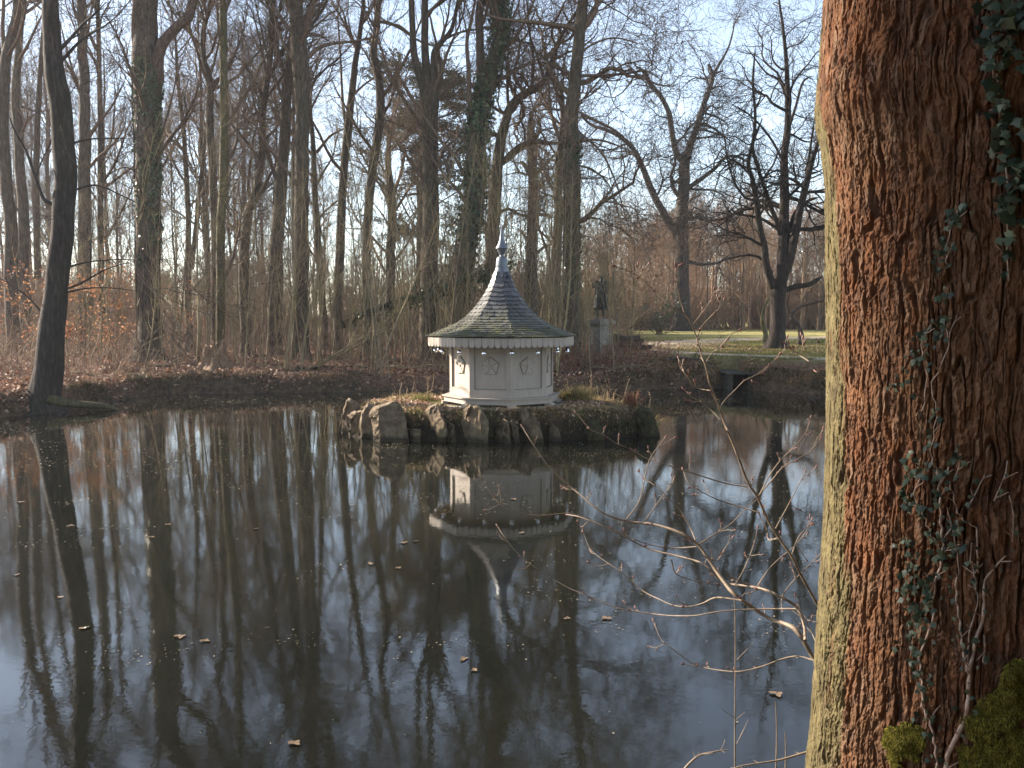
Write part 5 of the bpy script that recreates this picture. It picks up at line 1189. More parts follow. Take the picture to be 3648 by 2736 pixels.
# ------------------------------------------------------------------ thick foreground trunk
TD = 2.2; TPHI = radians(29.5); TX, TY = TD*sin(TPHI), TD*cos(TPHI); TG = gz1(TX, TY)
TR0 = TD*sin(TPHI-math.atan((2925-1824)/F))
facing = atan2(-TY, -TX)                       # direction from the trunk to the camera
def leftpx(z):
    """photo x of the trunk's left outline at height z"""
    sy = 1120 - (z-1.92)*F/(TD*0.965)
    return np.interp(sy, [-400, 0, 300, 380, 440, 500, 570, 700, 1000, 1300, 1500, 1800, 2000, 2300, 2500, 2736, 3100], [2906, 2905, 2892, 2884, 2880, 2886, 2904, 2920, 2925, 2934, 2939, 2941, 2932, 2922, 2917, 2905, 2860])
def trad(z): return TD*np.sin(TPHI-np.arctan((leftpx(z)-1824)/F)) + 0.22*np.exp(-np.maximum(z-TG, 0)/0.22)
thf = facing + np.linspace(-1.75, 1.75, 980); thb = facing + np.linspace(1.75, 2*pi-1.75, 110)[1:-1]; th = np.r_[thf, thb]; NT = len(th)
zf = np.r_[np.linspace(TG-0.3, 0.66, 30)[:-1], np.linspace(0.66, 2.95, 760), np.linspace(2.95, 7.5, 260)[1:]]
THg, ZG = np.meshgrid(th, zf)
def bark_h(T, Z):
    cx, cy = np.cos(T)*TR0, np.sin(T)*TR0; u = (T-facing)*TR0
    wx = 0.012*fbm(np.stack([cx*7, cy*7, Z*3.0], -1), 3); 
    uu = (u + wx)/0.026; vv = (Z + 0.035*fbm(np.stack([cx*14, cy*14, Z*9], -1), 3))/0.105
    f1, f2, idv = worley(uu, vv + 0.5*vnoise(np.stack([uu*0.7, uu*0, vv*0.0], -1)))
    e = f2-f1
    plate = sstep(0.02, 0.42, e)
    wv = 1-np.abs(vnoise(np.stack([(u+wx*1.5)/0.028, u*0, Z/0.22], -1))); 
    rough = fbm(np.stack([cx*60, cy*60, Z*34], -1), 4); flake = worley((u+wx*0.4)/0.016, Z/0.042+7)
    fl = flake[2]*sstep(0.0, 0.25, flake[1]-flake[0])
    smooth_l = sstep(1.05, 1.35, -(T-facing)*-1*0 + np.abs(T-facing)*0)  # kept flat everywhere
    big = vnoise(np.stack([u/0.05, u*0, Z/0.35], -1))
    wz = 0.012*fbm(np.stack([cx*26, cy*26, Z*14], -1), 3); zz = Z + 0.03*vnoise(np.stack([cx*9, cy*9, Z*4], -1))
    n1 = np.abs(vnoise(np.stack([(u+wx*0.8+wz*0.6)/0.0125, u*0+3, zz/0.125], -1))); n2 = np.abs(vnoise(np.stack([(u+wx*0.5+wz*0.7)/0.0058, u*0+8, zz/0.045], -1)))
    n3 = np.abs(vnoise(np.stack([(u+wx+wz)/0.023, u*0+5, zz/0.24], -1)))
    plate = sstep(0.02, 0.19, n1)*(0.55+0.45*sstep(0.02, 0.16, n3)); mk = 0.45+0.55*sstep(-0.25, 0.35, vnoise(np.stack([u/0.017, u*0+11, zz/0.045], -1))); plate = 1-(1-plate)*mk; r2 = 1-(1-sstep(0.02, 0.22, n2))*(1.15-mk)
    q1, q2, qid = worley((u+wz)/0.0095, zz/0.048+3); shard = sstep(0.0, 0.10, q2-q1); s1, s2, sid = worley((u+wz)/0.0055+9, zz/0.011)
    r3 = fbm(np.stack([cx*150, cy*150, Z*110], -1), 3)
    h = 0.0100*plate + 0.0030*r2*(0.3+0.7*plate) + 0.0052*(qid-0.5)*shard*plate + 0.0030*(sid-0.5)*sstep(0, .12, s2-s1) + 0.0040*rough + 0.0030*r3 + 0.002*big + 0.004
    fl = qid
    return h, plate, fl
H_, PL, FLK = bark_h(THg, ZG)
# mossy (left) side has a finer, flatter bark; direction of that side is +x-minus, i.e. angle beyond the left silhouette
side = ((THg-facing+pi) % (2*pi))-pi
LEFT = -side if False else side
bulge = 0.012*fbm(np.stack([np.cos(THg)*2, np.sin(THg)*2, ZG*1.2], -1), 2)
flat = 0.45 + 0.55*sstep(-1.25, -0.75, side)
Rr = trad(ZG) - 0.010 + H_*flat + bulge
V = np.stack([np.cos(THg)*Rr, np.sin(THg)*Rr, ZG-TG], -1).reshape(-1, 3); nz_ = len(zf)
i = np.arange(nz_-1)[:, None]*NT; j = np.arange(NT)[None]; j2 = (j+1) % NT
mb = MB(); mb.add(V, np.stack([i+j, i+j2, i+NT+j2, i+NT+j], -1).reshape(-1, 4))
g = G('rough_bark'); co = g.coord(); pl_ = g.attr('plate'); gr = g.attr('green'); n1 = g.noise(g.coord((1, 1, 0.5)), 24, 6, .7); n2 = g.noise(co, 5, 4); n3 = g.noise(co, 90, 5, .7)
hi = g.ramp(n1, [(0.28, (0.028, 0.016, 0.011)), (0.45, (0.075, 0.034, 0.018)), (0.6, (0.122, 0.052, 0.024)), (0.78, (0.17, 0.095, 0.055))])
hi = g.mix(g.ramp(n2, [(0.42, 0.0), (0.62, 0.6)]), hi, (0.10, 0.058, 0.033))
hi = g.mix(g.ramp(g.attr('flk'), [(0.0, 0.55), (0.3, 0.0), (0.75, 0.0), (1.0, 0.5)]), hi, g.ramp(g.attr('flk'), [(0.4, (0.07, 0.045, 0.035)), (0.6, (0.17, 0.115, 0.078))]))
gn = g.ramp(n1, [(0.3, (0.042, 0.036, 0.020)), (0.55, (0.095, 0.088, 0.042)), (0.8, (0.15, 0.138, 0.074))])
gfac = g.ramp(g.math('ADD', gr, g.math('MULTIPLY_ADD', n2, 0.5, -0.25)), [(0.36, 0.0), (0.75, 0.78)])
c_ = g.mix(gfac, hi, gn); c_ = g.mix(g.ramp(pl_, [(0.0, 0.75), (0.5, 0.0)]), c_, (0.05, 0.028, 0.018))
nb = g.bump(n3, 0.45, 0.004); nb = g.bump(n1, 0.5, 0.008, nb)
fg = empty('foreground_tree', (TX, TY, TG), 'massive foreground tree with deeply furrowed red-brown bark, greenish on its left side', 'tree')
o = mb.build('trunk', g.set(c_, 0.92, nb, spec=0.12), fg, smooth=False)
vattr(o, 'flk', FLK); vattr(o, 'plate', PL); vattr(o, 'green', sstep(GREEN0, GREEN1, -side*GSIGN + 0.34*fbm(np.stack([np.cos(THg)*9, np.sin(THg)*9, ZG*4.5], -1), 4) - 0.12*sstep(2.3, 2.6, ZG) + 0.12*np.sin(ZG*2.2-1.0)))
# its limbs above the frame
rng = np.random.default_rng(91); L = []
for k in range(7):
    a = k*2*pi/7+rng.random(); p = np.array([0, 0, 6.3+0.9*rng.random()-TG]); d = unit(np.array([cos(a)*0.9, sin(a)*0.9, 0.9])); pts = [[*p, 0.16]]
    for j in range(8): d = unit(d+rng.normal(size=3)*0.12+np.array([0, 0, .05])); p = p+d*0.75; pts.append([*p, 0.16*(1-0.11*(j+1))])
    c = cat(np.array(pts), 16); L.append((c[:, :3], c[:, 3]))
m_ = MB()
for l in L: m_.tubes(*l, 9)
branching(m_, rng, L, [(60, 2.2, 45, .15, .05, 7), (300, 1.1, 45, .18, .02, 5), (900, .5, 45, .2, 0, 3)]); m_.build('crown', M['bark'], fg)

# unseen left-bank tree added so its trunk shades the foreground trunk's right
dh = np.array([-sin(radians(SUN_S)), -cos(radians(SUN_S))]); ph_ = np.array([-sin(radians(SUN_S-90)), -cos(radians(SUN_S-90))])
bx, by = np.array([TX, TY]) + dh*15.5 + ph_*(0.275+0.42); bt = empty('shade_tree', (bx, by, gz1(bx, by)), 'unseen bare tree on the near left bank, placed to shade the foreground trunk', 'tree')
zz_ = np.linspace(-0.2, 19, 16); P = np.c_[0.2*np.sin(zz_*0.25), 0.12*np.cos(zz_*0.3)-0.12, zz_]; P[:, :2] += ph_[None]*(0.09*(8.9-zz_))[:, None]; R = 0.55*(1-0.8*np.linspace(0, 1, 16)**1.1)+0.03
P[:, :2] -= P[0, :2]; o8 = np.array([np.interp(8.9, zz_, P[:, 0]), np.interp(8.9, zz_, P[:, 1])]); bt.location.x -= o8[0]; bt.location.y -= o8[1]
m_ = MB(); m_.tubes(P, R, 16); m_.build('trunk', M['bark'], bt); m_ = MB(); branching(m_, np.random.default_rng(5), [(P, R)], [(26, 3.5, 45, .12, .08, 8, dict(tr=(0.55, 1), rmax=0.07)), (160, 1.7, 42, .15, .04, 6), (500, .8, 45, .2, 0, 4)]); m_.build('crown', M['twig'], bt)

def surf(sx, sy):
    """point on the trunk under photo pixel (sx, sy), relative to the tree's base, and its outward normal"""
    d = unit(_f + np.array([1, 0, 0])*((sx-1824)/F) + _u*((1368-sy)/F)); o_ = np.array([-TX, -TY, CH]); r = TR0
    for _ in range(4):
        A = d[0]**2+d[1]**2; B = 2*(o_[0]*d[0]+o_[1]*d[1]); C = o_[0]**2+o_[1]**2-r*r; D_2 = B*B-4*A*C
        t = (-B-math.sqrt(max(D_2, 0)))/(2*A); p = o_+d*t; r = float(trad(np.array([p[2]]))[0]) + 0.002
    n_ = unit(np.array([p[0], p[1], 0])); return p-np.array([0, 0, TG]), n_
NO, NS = (3000, 1600), 1.46
EO = (3000, 0); ES = 1.659
def near_ivy(stems, lab, seed, nleaf, O, s, lsize=0.030, extra=()):
    rng = np.random.default_rng(seed); e = empty('climbing_ivy', (TX, TY, TG), lab, 'ivy'); ms = MB(); ml = MB(); pool = []
    for line in stems:
        c = cat(np.array(line, float), max(6, len(line)*4)); P = []; R = []; Nn = []
        for x, y, w in c:
            p, n_ = surf(O[0]+x/s, O[1]+y/s); P.append(p+n_*(0.006+0.006*math.sin(x*0.11+y*0.07))); R.append(max(w/s/F*2.05/2, 0.0012)); Nn.append(n_)
        ms.tubes(np.array(P), np.array(R), 6); pool += [(a, b) for a, b in zip(P, Nn)]
        for _ in range(len(line)//2):
            k = rng.integers(0, len(P)-1); t_ = unit(P[k+1]-P[k]); sd = unit(np.cross(Nn[k], t_))*rng.choice([-1, 1]); L_ = 0.006+0.012*rng.random(); q = np.array([P[k]+(t_*1.0+sd*0.7)*L_*u_/2+Nn[k]*0.004*u_ for u_ in range(4)]); ms.tubes(q, np.full(4, 0.0011), 4)
            pool.append((q[-1], Nn[k]))
    ms.build('stem', IVYSTEM, e)
    shape = [(0, -.5), (.28, -.62), (.50, -.25), (.88, -.12), (.46, .16), (.32, .52), (0, 1.0), (-.32, .52), (-.46, .16), (-.88, -.12), (-.50, -.25), (-.28, -.62)]
    cl = []
    for k in range(nleaf):
        if extra and rng.random() < 0.55: x, y = extra[rng.integers(0, len(extra))]; p, n_ = surf(O[0]+(x+rng.normal()*26)/s, O[1]+(y+rng.normal()*26)/s); 
        else: p, n_ = pool[rng.integers(0, len(pool))]; p = p + rng.normal(size=3)*0.008
        c = p + n_*(0.012+0.022*rng.random()); nn = unit(n_ + rng.normal(size=3)*0.45 + np.array([0, 0, 0.35])); dn = unit(np.array([0, 0, -1.0]) + rng.normal(size=3)*0.5); v_ = unit(dn - nn*(dn@nn)); u_ = np.cross(nn, v_); sz = lsize*(0.45+0.75*rng.random())
        Vv = [c] + [c + u_*a*sz*0.5 + v_*b*sz*0.5 + nn*(-0.10*sz*(a*a+b*b)) for a, b in shape]
        ml.add(np.array(Vv), np.array([(0, i_+1, (i_+1) % 12+1) for i_ in range(12)]), float(rng.random()))
    ml.build('foliage', M['ivy_near'], e, smooth=True)
g = G('ivy_stem'); n1 = g.noise(g.coord(), 60, 4); IVYSTEM = g.set(g.ramp(n1, [(0.3, (0.16, 0.11, 0.085)), (0.7, (0.36, 0.27, 0.22))]), 0.8, g.bump(n1, 0.3, 0.002))
near_ivy([[(545, 1659, 22), (555, 1590, 20), (600, 1490, 20), (645, 1390, 20), (660, 1290, 18), (665, 1170, 17), (680, 1080, 15), (700, 980, 15), (735, 880, 14), (740, 760, 12), (745, 680, 10), (790, 620, 8), (850, 550, 6)],
          [(662, 1160, 14), (640, 1080, 12), (625, 980, 11), (615, 880, 10), (600, 780, 9), (600, 680, 8), (610, 600, 6), (585, 440, 5), (550, 300, 4)],
          [(655, 1120, 8), (665, 960, 8), (690, 860, 6), (710, 780, 5), (690, 700, 4)],
          [(700, 720, 6), (690, 640, 6), (670, 560, 5), (680, 480, 4)], [(710, 640, 8), (705, 500, 8), (700, 410, 7), (640, 370, 7), (600, 310, 6), (585, 240, 5), (560, 170, 4)],
          [(655, 300, 6), (690, 240, 6), (720, 180, 5), (745, 130, 4)], [(790, 270, 6), (820, 200, 5), (850, 120, 4), (860, 60, 3)], [(740, 970, 9), (745, 1020, 9), (735, 1100, 8)], [(885, 480, 5), (890, 340, 4), (870, 240, 4)]],
         'thick pale ivy stem branching upwards at the far right of the foreground trunk', 5, 60, NO, NS, 0.014)
near_ivy([[(500, 1659, 12), (490, 1540, 12), (465, 1420, 12), (430, 1340, 12), (422, 1220, 11), (412, 1120, 10), (420, 1040, 11), (455, 950, 12), (485, 880, 12), (478, 800, 9), (495, 680, 9), (515, 600, 11), (530, 520, 11), (522, 400, 11), (518, 280, 11), (515, 190, 12), (545, 130, 9), (555, 90, 6)],
          [(510, 500, 7), (470, 440, 6), (430, 340, 5), (385, 260, 5), (405, 170, 4), (410, 90, 4)], [(535, 460, 7), (580, 400, 7), (620, 380, 5)], [(515, 180, 7), (495, 100, 6), (470, 40, 5), (480, -60, 5)],
          [(470, 1410, 8), (480, 1370, 8), (515, 1330, 7)], [(590, 160, 7), (610, 90, 7), (625, 20, 6)], [(535, 540, 6), (570, 500, 5), (620, 490, 4)]],
         'slender ivy with a column of small lit leaves, middle of the foreground trunk', 6, 300, NO, NS, 0.0175, extra=[(385, 60), (395, 120), (350, 230), (410, 300), (370, 470), (380, 540), (380, 620), (370, 720), (400, 700), (465, 700), (470, 760), (400, 830), (405, 920), (375, 990), (410, 1100), (425, 1180), (430, 850)])
near_ivy([[(480, -60, 5), (500, -200, 5), (470, -330, 4), (520, -420, 5), (560, -560, 6), (530, -680, 5)], [(430, -200, 5), (450, -420, 5), (420, -520, 4), (470, -650, 5)], [(560, -560, 5), (600, -700, 4)]],
         'sparse ivy runner with pale stems above the leafy column on the foreground trunk', 7, 80, NO, NS, 0.016, extra=[(345, -330), (360, -370), (330, -300), (420, -480), (470, -560), (510, -580), (545, -660), (530, -780), (430, -470)])
near_ivy([[(630, 1560, 6), (618, 1500, 6), (640, 1380, 6), (675, 1300, 5), (690, 1250, 4)]], 'small ivy sprig with pale leaves high on the middle of the foreground trunk', 8, 40, EO, ES, 0.018, extra=[(660, 1320), (620, 1480), (700, 1250), (650, 1450), (610, 1580)])
near_ivy([[(985, 1659, 7), (975, 1450, 7), (985, 1150, 8), (960, 900, 9), (960, 700, 9), (930, 600, 9), (920, 440, 9), (885, 330, 8)], [(1015, 130, 16), (1005, 0, 16), (1000, -100, 14)], [(885, 560, 8), (895, 400, 8), (865, 200, 6), (875, 90, 6)]],
         'dark large-leaved ivy curtain at the top right of the foreground trunk', 9, 210, EO, ES, 0.029, extra=[(900, 40), (940, 160), (960, 250), (900, 280), (1030, 180), (1020, 330), (940, 640), (980, 690), (870, 710), (920, 800), (950, 880), (1000, 800), (1040, 760), (1030, 980), (990, 1150), (1050, 1100), (970, 1270), (1040, 1330), (1060, 420), (860, 20), (1060, 60)])
def big_bush(x, y, H, W, lab, seed):  # evergreen bushes added out of view to keep sky light off the trunk
    rng = np.random.default_rng(seed); b = np.array([x, y, gz1(x, y)]); e = empty('shade_bush', b, lab, 'shrub'); n = 9000
    d = unit(rng.normal(size=(n, 3))); r = rng.random(n)**0.35; C = d*r[:, None]*np.array([W/2, W/2, H/2])*(1+0.25*vnoise(d*2+seed))[:, None] + np.array([0, 0, H*0.5]); C = C[C[:, 2] > 0.05]
    m_ = MB(); leaf_cloud(m_, C, 0.27, rng, 0.3, asp=0.8); m_.build('foliage', M['ivy_leaf'], e, smooth=False)
    m_ = MB(); o = np.zeros((14, 3)); dd = unit(np.c_[rng.normal(size=(14, 2))*0.5, np.ones(14)]); P = [o]
    for k in range(6): dd = unit(dd+rng.normal(size=(14, 3))*0.1); o = o+dd*H*0.14; P.append(o)
    m_.tubes(np.stack(P, 1), np.full((14, 7), 0.03), 6); m_.build('stems', M['bark'], e)
big_bush(3.9, 0.3, 7.5, 4.2, 'added unseen evergreen bush right of the foreground trunk, blocking sky light', 1)
big_bush(2.6, -2.2, 7.5, 4.4, 'added unseen evergreen bush behind the viewpoint to the right, blocking sky light', 2)
big_bush(-0.9, -3.4, 7.0, 4.4, 'added unseen evergreen bush straight behind the viewpoint, blocking sky light', 3)
# moss cushions
def moss(cx, cy, wx, wy, lab, seed, n):
    rng = np.random.default_rng(seed); m_ = MB(); C = []; N = []
    while len(C) < n:
        a = rng.random()*6.28; r = math.sqrt(rng.random()); x = cx + wx*r*cos(a); y = cy + wy*r*sin(a)
        if rng.random() < 0.15 + r*0.2 or 0.25*vnoise(np.array([[x*0.03, y*0.03, seed]]))[0] *2.2 + r > 0.9: continue
        p, n_ = surf(x, y); h = 0.010*(1-r*r) + 0.010*float(vnoise(np.array([[x*0.03, y*0.03, seed+2.0]]))[0])
        C.append(p + n_*max(h, 0.0)*rng.random()**0.3); N.append(n_)
    C = np.array(C); N = np.array(N); d = unit(N*0.8 + rng.normal(size=C.shape)*0.7 + np.array([0, 0, -0.35])); P = np.stack([C, C+d*0.003, C+d*0.006+np.array([0, 0, -0.0015]), C+d*0.009+np.array([0, 0, -0.003])], 1)
    R = np.tile(np.array([0.0012, 0.0012, 0.0008, 0.0003]), (n, 1))*(0.7+0.6*rng.random((n, 1))); m_.tubes(P, R, 3, var=rng.random(n))
    o = m_.build('moss_cushion', M['moss'], smooth=True); o.location = (TX, TY, TG); tag(o, lab, 'moss')
moss(3232, 2640, 75, 95, 'small rounded green moss cushion low on the foreground trunk', 1, 9000)
moss(3560, 2660, 150, 190, 'large golden-green moss mat at the bottom right of the foreground trunk', 2, 30000)
moss(3600, 2420, 60, 110, 'dark thin moss patch above the large mat at the right edge', 3, 5000)

# ------------------------------------------------------------------ bare shrub reaching over the water
GO, GS = (1700, 1400), 1.2416
HO, HS = (2000, 950), 2.212
SH = []
def ln(O, s, Y0, Y1, pts, w0, w1): SH.append((O, s, Y0, Y1, pts, w0, w1))
ln(GO, GS, 2.75, 3.5, [(1530, 1260), (1515, 1215), (1480, 1160), (1440, 1090), (1400, 1040), (1345, 1015), (1290, 995), (1220, 950), (1150, 900), (1110, 860), (1060, 790), (1000, 700), (970, 665), (920, 630), (850, 600), (770, 580), (680, 570), (600, 550), (540, 520), (480, 470), (420, 420), (340, 350), (290, 290), (240, 215), (200, 150)], 30, 5)
ln(GO, GS, 2.8, 3.5, [(1452, 1095), (1445, 1020), (1410, 945), (1340, 900), (1270, 870), (1200, 855), (1120, 845), (1060, 815), (1020, 770), (960, 740), (860, 715), (760, 690), (660, 640), (560, 590), (460, 550), (400, 538)], 20, 6)
ln(GO, GS, 3.5, 3.6, [(560, 590), (470, 548), (400, 532), (310, 540), (230, 538), (130, 510), (70, 460), (25, 385)], 7, 3)
ln(GO, GS, 2.8, 3.4, [(1412, 955), (1300, 955), (1150, 960), (1050, 970), (960, 985), (860, 985), (780, 978), (690, 965), (600, 945), (510, 905), (400, 860), (300, 800), (200, 730), (130, 650), (90, 590)], 9, 3)
ln(GO, GS, 2.9, 3.4, [(1170, 918), (1060, 905), (1000, 930), (940, 945), (870, 940), (800, 910), (740, 880), (680, 830), (620, 780), (560, 740), (500, 690), (470, 620)], 11, 2)
ln(GO, GS, 2.75, 3.1, [(1510, 1190), (1420, 1165), (1340, 1180), (1260, 1210), (1160, 1232), (1060, 1225), (970, 1205), (900, 1160), (850, 1120), (810, 1085), (780, 1010)], 11, 3)
ln(GO, GS, 2.95, 2.75, [(1560, 1010), (1525, 970), (1480, 890), (1430, 800), (1390, 720), (1340, 650), (1290, 570), (1240, 460), (1200, 400), (1160, 300), (1130, 220), (1100, 150), (1070, 60), (1040, 0)], 17, 10)
ln(HO, HS, 2.75, 2.7, [(1310, 1290), (1280, 1217), (1220, 1050), (1170, 930), (1140, 800), (1080, 620), (1060, 540), (1020, 450), (970, 370), (880, 320), (780, 240), (720, 180), (650, 110), (540, 40), (430, 0)], 18, 5)
ln(HO, HS, 2.7, 2.65, [(970, 370), (940, 270), (915, 170), (905, 80), (900, 0)], 11, 8)
for p_ in ([(1035, 460), (1120, 350), (1180, 260), (1200, 190)], [(1070, 550), (1100, 480), (1180, 390), (1240, 330), (1280, 260)], [(1140, 750), (1200, 670), (1290, 590), (1330, 540), (1395, 505)], [(1250, 1110), (1290, 1050), (1370, 970), (1440, 900), (1540, 850), (1620, 790), (1680, 740), (1715, 695)],
           [(1170, 975), (1100, 965), (1040, 940), (1000, 880), (965, 830), (950, 790), (960, 745)], [(1250, 1205), (1180, 1130), (1100, 1070), (1020, 1020), (970, 970)], [(2100, 890), (2080, 880), (2000, 810), (1950, 740), (1910, 640), (1890, 540)], [(1950, 745), (1880, 700), (1810, 650)]):
    ln(HO, HS, 2.75, 2.8, p_, 10, 6)
for p_ in ([(1200, 415), (1100, 400), (1000, 370), (900, 340), (820, 310), (750, 290), (680, 250), (610, 220), (560, 185), (500, 160), (440, 90)], [(1240, 460), (1300, 390), (1350, 330), (1400, 300), (1470, 260), (1520, 200)], [(1250, 450), (1290, 370), (1340, 300), (1400, 240), (1450, 180), (1475, 110)], [(980, 670), (1050, 625), (1120, 580), (1180, 520), (1240, 470)],
           [(970, 680), (880, 685), (780, 675), (680, 640), (600, 600)], [(965, 650), (940, 590), (900, 520), (850, 470), (800, 420), (740, 380)], [(1140, 850), (1180, 780), (1220, 680), (1240, 600)], [(1240, 855), (1290, 780), (1340, 730), (1400, 680), (1450, 620), (1480, 560)],
           [(1350, 970), (1350, 900), (1400, 830), (1440, 790), (1490, 740), (1535, 690)], [(1250, 530), (1150, 500), (1060, 470), (980, 430), (930, 390), (910, 340)], [(1330, 640), (1290, 650), (1280, 600), (1250, 540)], [(1390, 720), (1420, 640), (1470, 580)], [(1525, 1020), (1450, 1000), (1390, 960)], [(1505, 1120), (1480, 1060), (1430, 960), (1410, 900)],
           [(740, 570), (790, 500), (860, 400), (870, 380)], [(660, 560), (720, 470), (760, 300), (830, 200)], [(1000, 720), (1060, 740), (1100, 680), (1130, 640)], [(1320, 600), (1400, 450), (1450, 350)], [(1100, 790), (1150, 830), (1210, 850)], [(860, 740), (880, 800), (960, 830), (1060, 845)]):
    ln(GO, GS, 2.95, 3.05, p_, 8, 3)
def shrub():
    rng = np.random.default_rng(17); b0 = np.array([1.55, 3.3, 0]); b0[2] = gz1(b0[0], b0[1]); e = empty('bare_shrub', b0, 'bare budding shrub reaching left over the water from behind the foreground trunk', 'shrub')
    m_ = MB(); bd = MB()
    g = G('shrub_bark'); n1 = g.noise(g.coord(), 22, 4); mt = g.set(g.mix(g.ramp(g.attr(), [(0.7, 0.0), (0.8, 1.0)]), g.ramp(n1, [(0.3, (0.08, 0.058, 0.042)), (0.6, (0.19, 0.14, 0.095)), (0.8, (0.27, 0.20, 0.14))]), (0.11, 0.045, 0.035)), 0.6, g.bump(n1, 0.3, 0.003), spec=0.35)
    def buds(P, n, sc=1.0):
        for _ in range(n):
            k = rng.integers(1, len(P)); t_ = unit(P[k]-P[k-1]); sd = unit(np.cross(t_, rng.normal(size=3))); d = unit(t_*0.8+sd*0.7); q = P[k]; L_ = (0.010+0.007*rng.random())*sc
            bd.tubes(np.array([q, q+d*L_*0.25, q+d*L_*0.6, q+d*L_]), np.array([0.0012, 0.0028, 0.0026, 0.0004])*sc, 5)
    first = SH[0]
    for O, s, Y0, Y1, pts, w0, w1 in SH:
        n_ = len(pts); ctrl = []
        for k, (x, y) in enumerate(pts):
            t = k/(n_-1); Y = Y0+(Y1-Y0)*t + 0.02*math.sin(k*1.3); ctrl.append([*at(O[0]+x/s, O[1]+y/s, Y), 0.8*(w0+(w1-w0)*t)/s/F*Y/2])
        c = cat(np.array(ctrl), n_*4); P = c[:, :3]-b0; R = c[:, 3]*(1+0.12*vnoise(P*40)); m_.tubes(P, R, 8); buds(P[len(P)//4:], max(2, n_//2), 0.8)
        d = unit(P[-1]-P[-2]); q = P[-1]; bd.tubes(np.array([q-d*0.002, q+d*0.004, q+d*0.010, q+d*0.016]), np.array([0.0016, 0.0034, 0.0028, 0.0004]), 6)
        # short spurs
        for _ in range(max(2, n_//2)):
            k = rng.integers(len(P)//4, len(P)-1); t_ = unit(P[k+1]-P[k]); sd = unit(np.cross(t_, rng.normal(size=3))); dd = unit(t_*0.7+sd); L_ = 0.02+0.06*rng.random()**2; q = [P[k]]
            for _j in range(4): dd = unit(dd+rng.normal(size=3)*0.25+np.array([0, 0, .1])); q.append(q[-1]+dd*L_/4)
            q = np.array(q); m_.tubes(q, np.linspace(min(R[k]*0.7, 0.0022), 0.0012, 5), 5); buds(q, 1); bd.tubes(np.array([q[-1], q[-1]+dd*0.004, q[-1]+dd*0.009, q[-1]+dd*0.014]), np.array([0.0014, 0.003, 0.0026, 0.0004]), 5)
    # hidden stems down to the ground behind the thick trunk
    for (x, y, Y, w) in ((1530, 1260, 2.75, 30), (1560, 1010, 2.95, 17)):
        a = at(GO[0]+x/GS, GO[1]+y/GS, Y)-b0; r_ = w/GS/F*Y/2; c = cat(np.array([[0, 0, -0.1], a*0.35+np.array([.12, 0, 0]), a*0.8+np.array([0.06, 0, 0]), a]), 14); m_.tubes(c, np.linspace(r_*1.4, r_, 14), 9)
    a = at(HO[0]+2100/HS, HO[1]+890/HS, 2.75)-b0; c = cat(np.array([[0, 0, 0], [0.1, -0.1, 0.8], a]), 14); m_.tubes(c, np.linspace(0.006, 0.003, 14), 7)
    nb_ = m_.n; m_.v += bd.v; m_.q += [q_+nb_ for q_ in bd.q]; m_.qv += [v_*0+1.0 for v_ in bd.qv]; m_.n += bd.n; m_.build('branches', mt, e); return mt
MSH = shrub()
for i, (pts, Y, lab, sd_) in enumerate([([(1140, 1900), (1140, 1659), (1140, 1450), (1142, 1200), (1140, 950), (1133, 895)], 3.1, 'tall straight thin shoot rising from the bottom edge left of the shrub', [[(1140, 1440), (1080, 1395)], [(1140, 1450), (1185, 1410)], [(1145, 1560), (1200, 1445)], [(1150, 1180), (1220, 1105)]]),
                                       ([(1318, 1800), (1322, 1659), (1325, 1500), (1320, 1365)], 3.0, 'short thin straight shoot nearer the foreground trunk', []),
                                       ([(1360, 1750), (1365, 1600), (1362, 1500)], 3.2, 'faint thin shoot right beside the foreground trunk', [])]):
    c = cat(np.array([[*at(GO[0]+x/GS, GO[1]+y/GS, Y)] for x, y in pts]), 18); base = c[0].copy(); base[2] = min(0, c[0, 2]); m_ = MB(); cc = np.vstack([[c[0, 0], c[0, 1], min(c[0, 2], -0.1)], c])-base
    m_.tubes(cc, np.linspace(0.0034, 0.0014, len(cc)), 6)
    for s_ in sd_:
        q = np.array([at(GO[0]+x/GS, GO[1]+y/GS, Y+0.01*k) for k, (x, y) in enumerate(s_)])-base; m_.tubes(np.linspace(q[0], q[1], 5), np.linspace(0.0018, 0.0009, 5), 5)
    o = m_.build('thin_shoot', MSH); o.location = tuple(base); tag(o, lab, 'shoot')
for i, (pts, lab) in enumerate([([(1530, 1565), (1500, 1575), (1420, 1600), (1330, 1625), (1230, 1640), (1150, 1655), (1080, 1690)], 'low bare twig crossing the bottom right corner of the water'), ([(880, 1720), (920, 1659), (980, 1605), (1060, 1585), (1110, 1578)], 'arched twig tip at the bottom edge')]):
    Y = 2.7; c = cat(np.array([at(GO[0]+x/GS, GO[1]+y/GS, Y) for x, y in pts]), 24)
    if i == 0: c = np.vstack([[1.3, 2.75, 0.15], c])
    else: c = np.vstack([[c[0, 0]-0.1, 2.6, -0.1], c])
    base = c[0].copy(); base[2] = 0; m_ = MB(); P = c-base; R = np.linspace(0.0045, 0.0015, len(P)); m_.tubes(P, R, 6); b = grow(np.random.default_rng(i), P[None], R[None], 8, 0.05, 50, 0.2, 0.05, 4, rmin=0.0012); m_.tubes(*b, 5)
    o = m_.build('low_twig', MSH); o.location = tuple(base); tag(o, lab, 'twig')

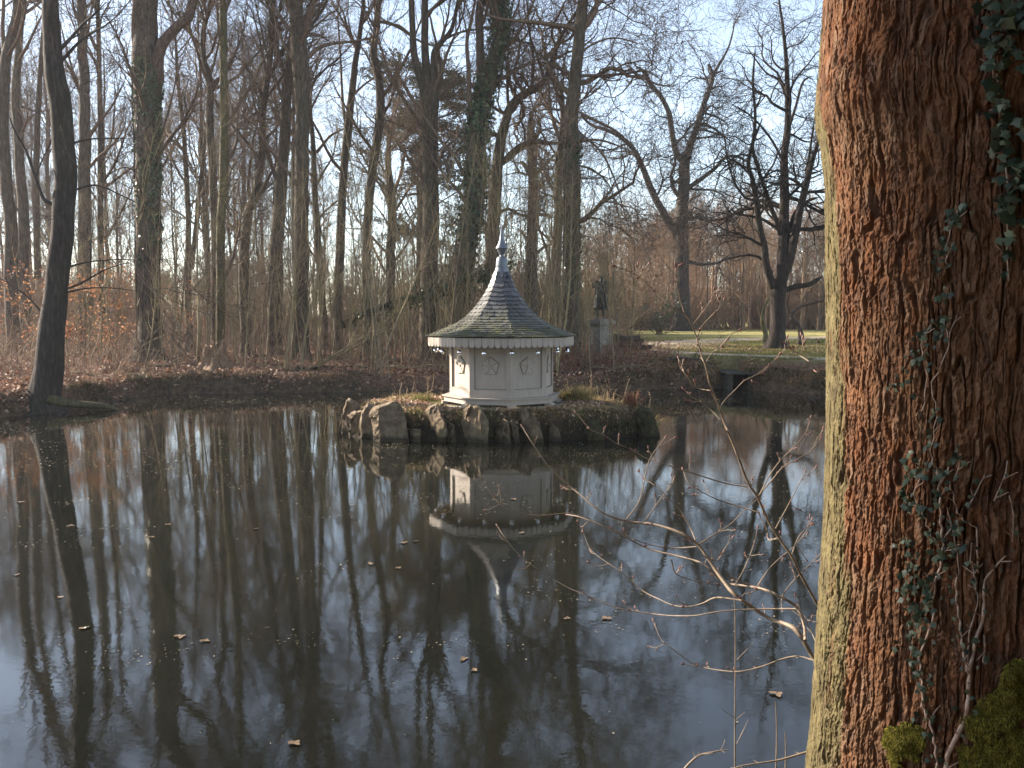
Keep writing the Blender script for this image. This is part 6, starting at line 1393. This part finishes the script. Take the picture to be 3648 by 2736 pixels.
# ------------------------------------------------------------------ light, sky, air, camera
w = bpy.data.worlds.new('World'); S.world = w; w.use_nodes = True; nt = w.node_tree
sky = nt.nodes.new('ShaderNodeTexSky'); sky.sky_type = 'NISHITA'; sky.sun_disc = False
SAZ = radians(SUN_S); SEL = radians(SUN_EL); sd3 = np.array([-sin(SAZ)*cos(SEL), -cos(SAZ)*cos(SEL), sin(SEL)])
sky.sun_elevation = SEL; sky.sun_rotation = atan2(sd3[0], sd3[1]); sky.air_density = 1.0; sky.dust_density = SKY_DUST; sky.ozone_density = 1.5; sky.altitude = 0
hs = nt.nodes.new('ShaderNodeHueSaturation'); hs.inputs['Saturation'].default_value = 0.74; nt.links.new(sky.outputs[0], hs.inputs['Color'])
bg = nt.nodes['Background']; nt.links.new(hs.outputs[0], bg.inputs[0]); bg.inputs[1].default_value = SKY_STR
sun = bpy.data.lights.new('sun', 'SUN'); sun.energy = SUN_STR; sun.angle = radians(0.5); sun.color = (1.0, 0.87, 0.72)
so = bpy.data.objects.new('sun', sun); COL.objects.link(so); so.location = tuple(sd3*60)
from mathutils import Vector
so.rotation_euler = Vector(sd3).to_track_quat('Z', 'Y').to_euler()
if HAZE > 0:
    hz = MB(); hz.box((0, 60, 14), (300, 300, 34)); hm = bpy.data.materials.new('haze'); hm.use_nodes = True; n_ = hm.node_tree; n_.nodes.remove(n_.nodes['Principled BSDF'])
    v_ = n_.nodes.new('ShaderNodeVolumePrincipled'); v_.inputs['Color'].default_value = (0.86, 0.9, 1.0, 1); v_.inputs['Density'].default_value = HAZE; v_.inputs['Anisotropy'].default_value = 0.3; n_.links.new(v_.outputs[0], n_.nodes['Material Output'].inputs['Volume'])
    tag(hz.build('haze', hm, smooth=False), 'thin bluish winter haze over the park', 'haze', kind='stuff')
cam = bpy.data.cameras.new('camera'); co_ = bpy.data.objects.new('camera', cam); COL.objects.link(co_); co_.location = (0, 0, CH)
cam.sensor_width = 36; cam.lens = 36*F/3648; cam.clip_start = 0.05; cam.clip_end = 3000; co_.rotation_euler = (pi/2-PITCH, 0, 0); S.camera = co_
S.view_settings.view_transform = 'Standard'; S.view_settings.look = 'None'; S.view_settings.exposure = EXPO; S.view_settings.gamma = 1
S.cycles.max_bounces = 5; S.cycles.diffuse_bounces = 2; S.cycles.glossy_bounces = 3; S.cycles.transmission_bounces = 2; S.cycles.volume_bounces = 0; S.cycles.transparent_max_bounces = 4
S.cycles.caustics_reflective = False; S.cycles.caustics_refractive = False; S.cycles.use_adaptive_sampling = True; S.cycles.adaptive_threshold = 0.02
S.cycles.use_denoising = DENOISE
